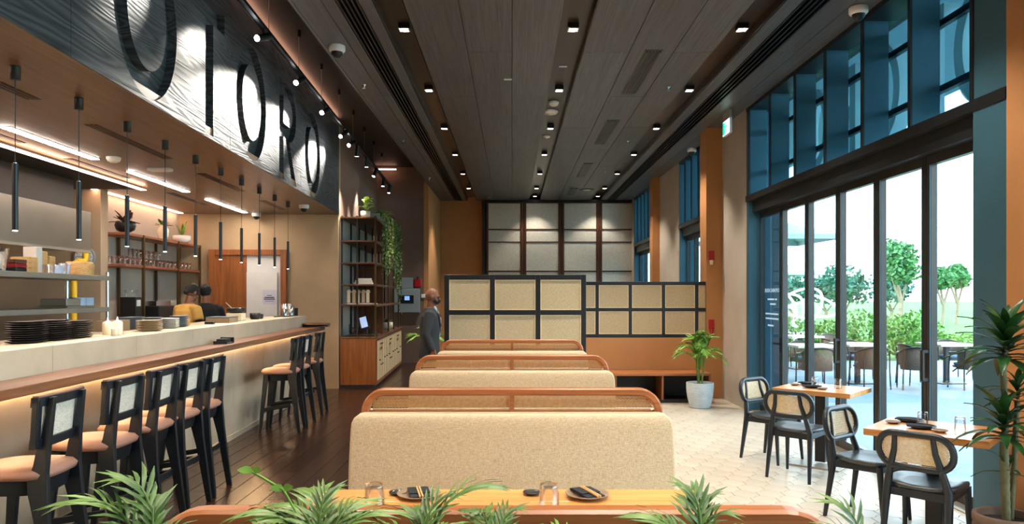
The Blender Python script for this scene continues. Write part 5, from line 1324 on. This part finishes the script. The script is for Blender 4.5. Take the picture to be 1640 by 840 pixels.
for k,(s,u,w,h,m) in enumerate(((7.1,-3.40,.16,.10,'platetan'),(7.5,-3.42,.14,.12,'plateblue'))):
    o = MB().box(-w/2,w/2,-w,w,0,h).build('menu_box', MT[m], bevel=.004); o.location = L(u,s,BT); o.rotation_euler.z = TH; tag(o,['low tan box behind the tan plates','low grey box behind the blue-grey plates'][k],'box')
# ================================================================== BACK BAR
bs = thing('back_bar_shelf','two-tier wood and bronze shelf on the wall behind the bar','shelf',L(-5.25,10.5,0),TH)
for z in (2.09,2.53): MB().box(.005,.39,.0,2.76,z-.035,z).build('shelf_board', MT['shelfred'], bs, bevel=.003)
for y in (.55,1.80,2.74):
    MB().box(.37,.405,y-.018,y+.018,.95,2.53).build('front_post', MT['bronze'], bs); MB().box(.02,.055,y-.018,y+.018,.95,2.53).build('rear_post', MT['bronze'], bs)
bc = thing('back_counter','black work counter behind the bar','counter',L(-5.25,10.5,0),TH); MB().box(.005,.60,0,2.77,.0,.92).build('body', MT['black'], bc); MB().box(.0,.62,0,2.77,.92,.95).build('top', MT['steel'], bc)
gl = None
for k in range(34):
    row = k%2; s = 10.58+.155*(k//2); u = -5.12+.14*row
    if gl is None:
        gl = thing('shelf_glass','clear drinking glass at the near end of the rear row on the back bar shelf','glass',L(u,s,2.09),0,'glasses on the back bar shelf')
        MB().lathe([(.034,0),(.034,.006),(.04,.12),(.038,.12),(.031,.01),(.002,.01)],14).build('glass', MT['clear'], gl)
        continue
    nth = ['first','second','third','fourth','fifth','sixth','seventh','eighth','ninth','tenth','eleventh','twelfth','thirteenth','fourteenth','fifteenth','sixteenth','seventeenth'][k//2]
    dup(gl, L(u,s,2.09), 0, 'clear drinking glass, %s from the left in the %s row on the back bar shelf' % (nth, ('rear','front')[row]))
for k in range(8): dup(gl, L(-5.0,10.95+.13*k,2.21), 0, 'clear drinking glass, %s from the left in the upper layer on the back bar shelf' % ordinal(k), 'upper glasses on the back bar shelf')
cg = thing('coffee_grinder','tall black coffee grinder under the back bar shelf','grinder',L(-4.95,10.85,.95),TH); MB().box(-.11,.11,-.1,.1,0,.68).build('body', MT['black'], cg, bevel=.01); MB().box(.111,.114,-.07,.05,.55,.64).build('label', MT['white'], cg); MB().lathe([(.06,.68),(.09,.78),(.002,.78)],16).build('hopper', MT['clear'], cg)
cm = thing('espresso_machine','black and chrome espresso machine under the back bar shelf','coffee machine',L(-4.93,11.55,.95),TH); MB().box(-.22,.2,-.28,.28,.12,.55).build('body', MT['black'], cm, bevel=.02); MB().box(-.2,.24,-.28,.28,0,.10).build('drip_tray', MT['steel'], cm); MB().box(-.18,.15,-.26,.26,.55,.62).build('cup_rail', MT['steelpost'], cm)
for y in (-.13,.13): MB().tube([(.2,y,.30),(.27,y,.30)],.035,12).build('group_head', MT['steelpost'], cm); MB().tube([(.27,y,.27),(.42,y,.25)],.014,8).build('portafilter', MT['black'], cm)
MB().tube([(.22,.24,.42),(.30,.26,.36),(.30,.26,.16)],.008,8).build('steam_wand', MT['steelpost'], cm)
cn = thing('bean_grinder','small black bean grinder right of the espresso machine','grinder',L(-4.93,12.15,.95),TH); MB().lathe([(.09,0),(.07,.05),(.06,.35),(.08,.38),(.002,.38)],16).build('body', MT['black'], cn); MB().lathe([(.03,.38),(.09,.52),(.085,.54),(.002,.54)],16).build('hopper', MT['clear'], cn)
cj = MB().lathe([(.04,0),(.05,.03),(.042,.2),(.045,.23),(.04,.23),(.002,.05)],16).build('steel_jug', MT['steelpost']); cj.location = L(-4.8,12.5,.95); tag(cj,'bright steel milk jug on the back counter','jug')
wb = MB().box(-.05,.05,-.05,.05,0,.12).build('paper_box', MT['white'], bevel=.004); wb.location = L(-4.9,10.62,1.50); tag(wb,'small white carton at the near end of the back counter','box'); wb.location.z = .951
# ================================================================== KITCHEN PASS
KU = -3.95
kr = thing('steel_rack','stainless steel pass shelf with two levels between bar and kitchen','shelf',L(KU,6.2,0),TH)
for y in (-1.7,.02,1.92):
    for x in (0,-.42): MB().tube([(x,y,0),(x,y,1.90)],.018,10).build('post', MT['steelpost'], kr)
for z in (1.86,1.53): MB().box(-.44,.02,-1.72,1.94,z-.05,z).build('shelf', MT['steel'], kr, bevel=.004)
MB().box(-.44,.02,-1.72,1.94,.86,.9).build('counter', MT['steel'], kr)
def onk(s, u, z=1.86): return L(KU-.12+u, s, z)
def kbox(name, label, cat, s, u, w, d, h, mat, z=1.86, rz=0, bevel=.006):
    o = MB().box(-d/2,d/2,-w/2,w/2,0,h).build(name, MT[mat], bevel=bevel); o.location = onk(s,u,z); o.rotation_euler.z = TH+rz; return tag(o,label,cat)
def kround(name, label, cat, s, u, prof, mat, z=1.86):
    o = MB().lathe(prof,24).build(name, MT[mat]); o.location = onk(s,u,z); return tag(o,label,cat)
kround('clear_bucket','clear plastic bucket at the left end of the steel pass shelf','bucket',6.42,.0,[(.10,0),(.125,.19),(.13,.19),(.12,.19),(.10,.01),(.002,.01)],'clear')
kround('steel_bucket_insert','pile of white spoons inside the clear bucket','utensils',6.42,.0,[(.07,.02),(.09,.16),(.002,.165)],'white')
for k in range(3): kbox('folded_towel','%s dark folded box left of the bamboo steamers' % ('bottom','middle red','top')[k],'box',6.66,0,.16,.2,.035,('black','red','shelfwood')[k],1.86+.036*k)
for k in range(3): kround('bamboo_steamer','%s bamboo steamer in the pile on the steel shelf' % ('bottom','middle','top')[k],'steamer',6.87,0,[(.105,0),(.105,.043),(.098,.045),(.002,.04)],'bamboo',1.86+.0455*k)
kbox('white_carton','tall white carton behind the bamboo steamers','box',7.08,-.05,.10,.12,.24,'white')
kbox('brown_carton','taller brown carton right of the white carton','box',7.22,-.08,.10,.12,.21,'bamboo'); kbox('brown_carton','lower brown carton right of the other brown carton','box',7.35,-.08,.10,.12,.17,'bamboo')
for k,(s,u) in enumerate(((7.13,.07),(7.25,.08),(7.36,.06),(7.48,.02))): kround('clear_tub','small clear plastic tub, %s in the row on the steel shelf' % ordinal(k),'tub',s,u,[(.045,0),(.055,.08+.025*(k>1)),(.05,.08+.025*(k>1)),(.042,.01),(.002,.01)],'bluewhiteglass' if k in (1,3) else 'clear')
kround('cream_tub','cream lidded tub at the right end of the steel shelf','tub',7.80,0,[(.13,0),(.135,.10),(.125,.12),(.12,.135),(.002,.135)],'bamboo')
kbox('steel_tray','flat steel tray on the middle level of the pass shelf','tray',7.55,0,.5,.3,.02,'steel',1.53); kbox('gastronorm_pan','steel food pan on the tray of the pass shelf','pan',7.45,0,.26,.25,.07,'steel',1.551)
for k,s in enumerate((7.72,7.88)): kround('round_tin','%s round steel tin on the middle level of the pass shelf' % ('left','right')[k],'tin',s,.02,[(.075,0),(.075,.075),(.07,.08),(.002,.08)],'bluewhiteglass',1.552)
hd = thing('extractor_hood','large brushed steel extractor hood over the kitchen','hood',L(-4.72,-1.0,2.2),TH)
MB().loft([[(0,0,0),(0,10.3,0),(0,10.3,.47),(0,0,.47)],[(-.02,0,-.0),(-.02,10.3,-.0),(-.02,10.3,.47),(-.02,0,.47)]],True,False).build('front_sheet', MT['hood'], hd)
MB().box(-1.5,-.02,0,10.3,.1,.12).build('underside', MT['hood'], hd); MB().box(-1.5,-.02,10.28,10.3,.0,.47).build('end_sheet', MT['hood'], hd); MB().box(-.05,.0,0,10.3,-.03,0).build('lip', MT['steel'], hd); MB().box(-1.5,-.02,0,10.3,.45,.47).build('top_sheet', MT['hood'], hd)
gpipe = thing('gas_pipe','yellow gas pipe with a bend below the extractor hood','pipe',L(-4.95,9.35,0),TH)
MB().tube([(0,0,0),(0,0,1.98),(.0,.03,2.05),(.0,.10,2.08),(0,.20,2.08),(0,.26,2.10),(0,.28,2.2)],.036,14).build('pipe', MT['yellow'], gpipe)
for z in (1.86,1.0): MB().tube([(0,0,z),(0,0,z+.05)],.045,14).build('coupling', MT['yellow'], gpipe)
ck = thing('wall_clock','round grey wall clock behind the yellow pipe','clock',L(-5.30,10.295,2.17),TH)
M = Matrix.Rotation(PI/2,4,'X')
def disk(r, y0, y1, n=36): return MB().add([(r*math.cos(2*PI*k/n),y,r*math.sin(2*PI*k/n)) for y in (y0,y1) for k in range(n)], [tuple(range(n)),tuple(range(n,2*n))]+[(k,(k+1)%n,n+(k+1)%n,n+k) for k in range(n)])
disk(.14,-.04,0).build('case', MT['greybox'], ck); disk(.118,-.045,-.041).build('dial', MT['white'], ck)
for k in range(12):
    a = PI*k/6; MB().bar((.09*math.sin(a),-.047,.09*math.cos(a)),(.106*math.sin(a),-.047,.106*math.cos(a)),.004,.008,side=(0,1,0)).build('hour_mark', MT['black'], ck)
MB().bar((0,-.049,0),(-.085,-.049,.012),.003,.006,side=(0,1,0)).build('minute_hand', MT['black'], ck); MB().bar((0,-.05,0),(0,-.05,-.06),.003,.008,side=(0,1,0)).build('hour_hand', MT['black'], ck)
fg = thing('kitchen_fridge','tall olive steel fridge in the kitchen behind the pass shelf','fridge',L(-6.3,8.9,0),TH); MB().box(-.4,.4,-.35,.35,.08,2.0).build('body', MT['bronze'], fg, bevel=.01); MB().box(.4,.44,-.33,.33,.1,1.98).build('door', MT['steel'], fg, bevel=.008); MB().tube([(.47,-.28,.9),(.47,-.28,1.4)],.012,8).build('handle', MT['steelpost'], fg)
ks = thing('kitchen_shelf_unit','steel kitchen shelf unit with boxes, seen behind the pass shelf','shelf',L(-6.2,7.2,0),TH)
for z in (.9,1.45,1.75): MB().box(-.4,.0,-1.2,.9,z-.03,z).build('board', MT['steel'], ks)
for y in (-1.18,.88):
    for x in (-.38,-.02): MB().tube([(x,y,0),(x,y,1.8)],.015,8).build('post', MT['steelpost'], ks)
rd = random.Random(21)
for k in range(14):
    s = 6.2+.125*k; h = rd.uniform(.08,.22); lev = (1.45,.9)[k%2]
    o = MB().box(-.1,.1,-.05,.05,0,h).build('kitchen_carton', MT[rd.choice(['white','platetan','black','steel','bamboo'])], bevel=.004); o.location = L(-6.38,s,lev); o.rotation_euler.z = TH; tag(o,'small kitchen carton on the %s board of the kitchen shelf, %s from the left' % (('upper','lower')[k%2],ordinal(k//2)),'box','cartons on the kitchen shelf')
ov = thing('microwave','steel microwave on top of the kitchen shelf unit','microwave',L(-6.4,7.1,1.75),TH); MB().box(-.18,.18,-.26,.26,0,.28).build('case', MT['steel'], ov, bevel=.01); MB().box(.18,.185,-.24,.10,.03,.25).build('door', MT['platetan'], ov); MB().tube([(.18,.18,.06),(.20,.18,.06)],.025,12).build('dial', MT['black'], ov)
kt = light('AREA','kitchen_fill_light',L(-6.0,6.5,3.0),60,(1,.86,.7),None,L(-6.0,6.5,0),size=1.2)  # area light added to brighten the kitchen, no lamp seen there
kl = thing('kitchen_fill_panel','unseen square panel added over the kitchen fill light, behind the extractor hood','ceiling light',L(-6.0,6.5,3.03)); MB().box(-.62,.62,-.62,.62,0,.015).build('panel', MT['white'], kl)  # plain white panel added above the fill light, does not glow
# ================================================================== OUTSIDE
def leafcloud(mb, c, r, n, sz, rd):
    for _ in range(n):
        while True:
            p = Vector((rd.uniform(-1,1),rd.uniform(-1,1),rd.uniform(-1,1)))
            if .35 < p.length < 1: break
        q = Vector((c[0]+p.x*r[0], c[1]+p.y*r[1], c[2]+p.z*r[2])); a = Vector((rd.gauss(0,1),rd.gauss(0,1),rd.gauss(0,1))).normalized(); b = a.cross(Vector((rd.gauss(0,1),rd.gauss(0,1),rd.gauss(0,1)))).normalized()
        s = sz*rd.uniform(.6,1.3); mb.add([q-a*s,q+b*s*.55,q+a*s,q-b*s*.55],[(0,1,2,3)])
def tree(label, x, y, h, cw, mat, seed, trunk_h, thin=False):
    rd = random.Random(seed); t = thing('tree', label, 'tree', (x,y,-.06), 0, 'trees on the lawn')
    m_ = MB(); n = 2 if thin else 1
    limb(m_,[(0,0,0),(.1,0,trunk_h*.6),(-.05,.1,trunk_h*1.15)],[.16 if not thin else .09,.12 if not thin else .07,.06]); limb(m_,[(.08,0,trunk_h*.55),(.5,.1,trunk_h*1.2)],[.07,.04]); limb(m_,[(.05,0,trunk_h*.6),(-.5,-.1,trunk_h*1.25)],[.07,.04]); m_.build('trunk', MT['trunk'], t)
    m_ = MB(); ch = h-trunk_h
    for k in range(9):
        a = rd.uniform(0,2*PI); rr = rd.uniform(.0,.62); z = trunk_h+ch*rd.uniform(.2,.8)
        leafcloud(m_,(math.cos(a)*cw*rr*.5,math.sin(a)*cw*rr*.5,z),(cw*.27,cw*.27,ch*.25),150,.16 if not thin else .15,rd)
    leafcloud(m_,(0,0,trunk_h+ch*.5),(cw*.42,cw*.42,ch*.42),350,.17,rd)
    m_.build('crown', MT[mat], t)
tree('tall light green tree seen through the second door pane from the right',21.9,42,5.0,2.7,'treeleaf',1,2.2)
tree('round dark green tree left of the tall light green one',20.5,46,3.9,3.0,'treedark',2,1.2)
tree('dark green tree low behind the tall light green one',26.5,52,3.6,3.6,'treedark',3,1.0)
tree('slim young tree at the left of the rightmost door pane',24.3,42,3.4,1.6,'treeleaf',4,2.0,True)
tree('slim young tree at the right of the rightmost door pane',26.3,44,3.6,1.8,'treeleaf',5,2.1,True)
tree('small distant tree behind the white loop sculpture',19.5,52,3.2,2.6,'treedark',6,1.0)
tree('distant bushy tree right of the white loop sculpture',23.6,56,3.3,3.2,'treedark',7,.8)
def bush(label, x, y, rx, h, seed, mat='bush'):
    rd = random.Random(seed); t = thing('bush', label, 'bush', (x,y,-.03), 0, 'bushes beyond the terrace')
    m_ = MB()
    for k in range(7): m_.tube([(rd.uniform(-.2,.2)*rx,rd.uniform(-.2,.2),0),(rd.uniform(-.7,.7)*rx,rd.uniform(-.3,.3),h*.8)],[.012,.006],5)
    m_.build('stems', MT['trunk'], t); t_ = KIDS[t.name][-1]; t_['kind'] = 'stuff'
    m_ = MB(); leafcloud(m_,(0,0,h*.55),(rx,rx*.7,h*.5),900,.06,rd); m_.build('foliage', MT[mat], t)
for k,(x,y,rx,h,lab) in enumerate(((7.5,19.8,.9,1.05,'low bright bush under the sculpture, leftmost beyond the terrace'),(8.5,19.9,.8,.95,'bright bush second from the left beyond the terrace'),(9.35,19.9,.75,1.25,'taller grassy bush in the third door pane'),(10.3,19.9,.7,1.15,'bush just left of the fourth door stile'),(10.9,20.1,.75,1.25,'dense twiggy bush in the second pane from the right'),(13.6,22.3,1.3,.55,'low bright hedge clump in the rightmost pane'),(12.2,21.6,.8,.6,'low green clump between the two right panes'))):
    bush(lab,x,y,rx,h,30+k)
# outdoor chairs and tables
def out_chair(label):
    t = thing('terrace_chair', label, 'chair', (0,0,-.02), 0, 'woven chairs on the terrace')
    for sx in (-1,1):
        MB().tube([(sx*.25,-.24,0),(sx*.24,-.22,.40),(sx*.23,-.24,.70)],.013,8).build('rear_leg', MT['black'], t); MB().tube([(sx*.26,.24,0),(sx*.25,.22,.42),(sx*.26,.16,.66)],.013,8).build('front_leg', MT['black'], t)
    arc = [(.27*math.cos(a)*1.0, -.02-.30*math.sin(a) if math.sin(a) > 0 else -.02-.2*math.sin(a)*0, .0) for a in [PI*k/14 for k in range(15)]]
    MB().tube([(.27,.18,.64)]+[(.27*math.cos(PI*k/14),-.05-.24*math.sin(PI*k/14),.66+.10*math.sin(PI*k/14)) for k in range(15)]+[(-.27,.18,.64)],.016,8).build('arm_rail', MT['black'], t)
    rings = [[(.262*math.cos(PI*k/14),-.05-.235*math.sin(PI*k/14),z) for k in range(15)] for z in (.36,.66)]
    m_ = MB(); n = 15; m_.add(rings[0]+[(x,y,z+.09*math.sin(PI*i/14)) for i,(x,y,z) in enumerate(rings[1])],[(i,i+1,n+i+1,n+i) for i in range(n-1)],True)
    o = m_.build('woven_back', MT['wicker'], t); sd = o.modifiers.new('thick','SOLIDIFY'); sd.thickness = .012
    MB().loft([superloop(.24,.24,.38,cy=0),superloop(.25,.25,.41,cy=0)]).build('seat', MT['wicker'], t)
    MB().loft([superloop(.21,.21,.41),superloop(.23,.23,.43),superloop(.23,.23,.46),superloop(.18,.18,.475)]).build('cushion', MT['cushion'], t)
    return t
def out_table(label):
    t = thing('terrace_table', label, 'table', (0,0,-.02), 0, 'tables on the terrace')
    MB().box(-.38,.38,-.38,.38,.72,.76).build('top', MT['cream'], t, bevel=.004); MB().box(-.04,.04,-.04,.04,.02,.72).build('post', MT['black'], t); MB().box(-.24,.24,-.24,.24,0,.02).build('base', MT['black'], t)
    return t
tabs = [(5.55,13.8,'terrace table in the leftmost clear pane'),(6.6,14.2,'terrace table behind the second clear pane'),(8.3,14.2,'terrace table in the second pane from the right'),(8.55,12.2,'terrace table in the rightmost pane'),(6.6,17.0,'terrace table farther back near the low bush')]
ot = None
for x,y,lab in tabs:
    if ot is None: ot = out_table(lab); ot.location = (x,y,-.02)
    else: dup(ot,(x,y,-.02),.1,lab)
chs = [(5.35,13.1,0,'woven terrace chair with its back to us in the leftmost clear pane'),(5.75,14.6,PI,'woven terrace chair facing us behind the leftmost terrace table'),(6.45,13.4,.1,'woven terrace chair with its back to us in the second clear pane'),(6.9,15.0,PI+.2,'woven terrace chair facing us, with cushion, in the third clear pane'),(7.2,13.25,-.3,'woven terrace chair in the third clear pane, nearest one'),(7.6,14.0,-PI/2,'woven terrace chair turned right beside the table of the second pane from the right'),(8.2,13.3,0,'woven terrace chair with its back to us in the second pane from the right'),(8.4,11.4,.05,'woven terrace chair with its back to us in the rightmost pane'),(6.3,17.7,PI,'farther woven terrace chair before the low bush, left one'),(7.5,17.3,PI+.3,'farther woven terrace chair before the low bush, right one'),(8.9,15.0,PI,'woven terrace chair facing us behind the right-hand table')]
oc = None
for x,y,rz,lab in chs:
    if oc is None: oc = out_chair(lab); oc.location = (x,y,-.02); oc.rotation_euler.z = rz
    else: dup(oc,(x,y,-.02),rz,lab)
def parasol(label, x, y, z, hw):
    t = thing('parasol', label, 'parasol', (x,y,-.06)); MB().tube([(0,0,0),(0,0,z+.5)],.03,10).build('pole', MT['greybox'], t); MB().lathe([(.3,0),(.3,.08),(.04,.1)],20).build('base', MT['greybox'], t)
    c = [(-hw,-hw),(hw,-hw),(hw,hw),(-hw,hw)]
    MB().add([(a,b,z) for a,b in c]+[(0,0,z+.55)]+[(a,b,z-.12) for a,b in c],[(0,1,4),(1,2,4),(2,3,4),(3,0,4),(0,1,6,5),(1,2,7,6),(2,3,8,7),(3,0,5,8)]).build('canopy', MT['parasol'], t)
    for a,b in c: MB().tube([(0,0,z+.1),(a*.95,b*.95,z+.01)],.012,6).build('rib', MT['greybox'], t)
parasol('pale square parasol, the nearer and larger one, left of the sculpture',7.0,20.6,3.3,1.5)
parasol('pale square parasol farther away behind the sculpture',13.3,38,2.85,1.9)
sc_ = thing('loop_sculpture','white sculpture of looping script-like ribbons on the lawn','sculpture',(9.7,25.5,-.06))
rd = random.Random(5)
for k,(cx,cz,rx,rz_,tl) in enumerate(((-.6,1.35,.55,.75,20),(-.2,1.2,.6,.55,-30),(.35,1.45,.7,.5,10),(-.7,1.9,.2,1.0,5),(.1,.9,.75,.5,35),(.8,1.35,.6,.35,-15),(-.45,.8,.45,.6,-50))):
    pts = []
    for i in range(28):
        a = 2*PI*i/28; x, z = rx*math.cos(a), rz_*math.sin(a); c, s = math.cos(math.radians(tl)), math.sin(math.radians(tl))
        pts.append((cx+x*c-z*s, .25*math.sin(a*2+k), max(.05,cz+x*s+z*c)))
    MB().tube(pts,.045,6,closed=True,caps=False).build('ribbon', MT['sculpt'], sc_)
MB().lathe([(1.5,0),(1.4,.35),(1.2,.4),(.01,.4)],30).build('plinth', MT['sculpt'], sc_)
# channel letters fixed outside the upper panes (read from the street)
for k,(ch,yc_) in enumerate((('O',5.95),('T',6.75),('O',7.55),('R',8.4),('O',9.2))):
    t = thing('outdoor_letter','pale channel letter %s of the outdoor sign, %s from the near end' % (ch,ordinal(k)),'letter',(3.82,yc_,3.70),0,'outdoor sign letters')
    loops = []
    if ch == 'O': loops = [[(y,z-3.7) for y,z in oval(0,3.7,.36,.50,40)],[(y,z-3.7) for y,z in oval(0,3.7,.24,.37,40)]]
    elif ch == 'T': loops = [[(-.3,.5),(.3,.5),(.3,.36),(.07,.36),(.07,-.5),(-.07,-.5),(-.07,.36),(-.3,.36)]]
    else: loops = [[(-.28,-.5),(-.28,.5),(.05,.5),(.25,.40),(.29,.22),(.25,.05),(.08,-.06),(.30,-.5),(.14,-.5),(-.04,-.08),(-.14,-.08),(-.14,-.5)],[(-.14,.06),(-.14,.36),(.03,.36),(.13,.30),(.15,.21),(.12,.12),(.03,.06)]]
    cu = bpy.data.curves.new('l','CURVE'); cu.dimensions = '2D'; cu.fill_mode = 'BOTH'; cu.extrude = .07
    for lp in loops:
        sp = cu.splines.new('POLY'); sp.points.add(len(lp)-1); sp.use_cyclic_u = True
        for p,q in zip(sp.points,lp): p.co = (q[0],q[1],0,1)
    tmp = bpy.data.objects.new('tmp',cu); COL.objects.link(tmp); me = bpy.data.meshes.new_from_object(tmp.evaluated_get(bpy.context.evaluated_depsgraph_get())); bpy.data.objects.remove(tmp)
    for v in me.vertices: a,b,c = v.co; v.co = (c,a,b)
    me.materials.clear(); me.materials.append(MT['letter']); o = bpy.data.objects.new('letter_body', me); link(o,t)
    for dz in (-.28,.28): MB().box(-.12,-.07,-.05,.05,dz-.03,dz+.03).build('bracket', MT['black'], t)
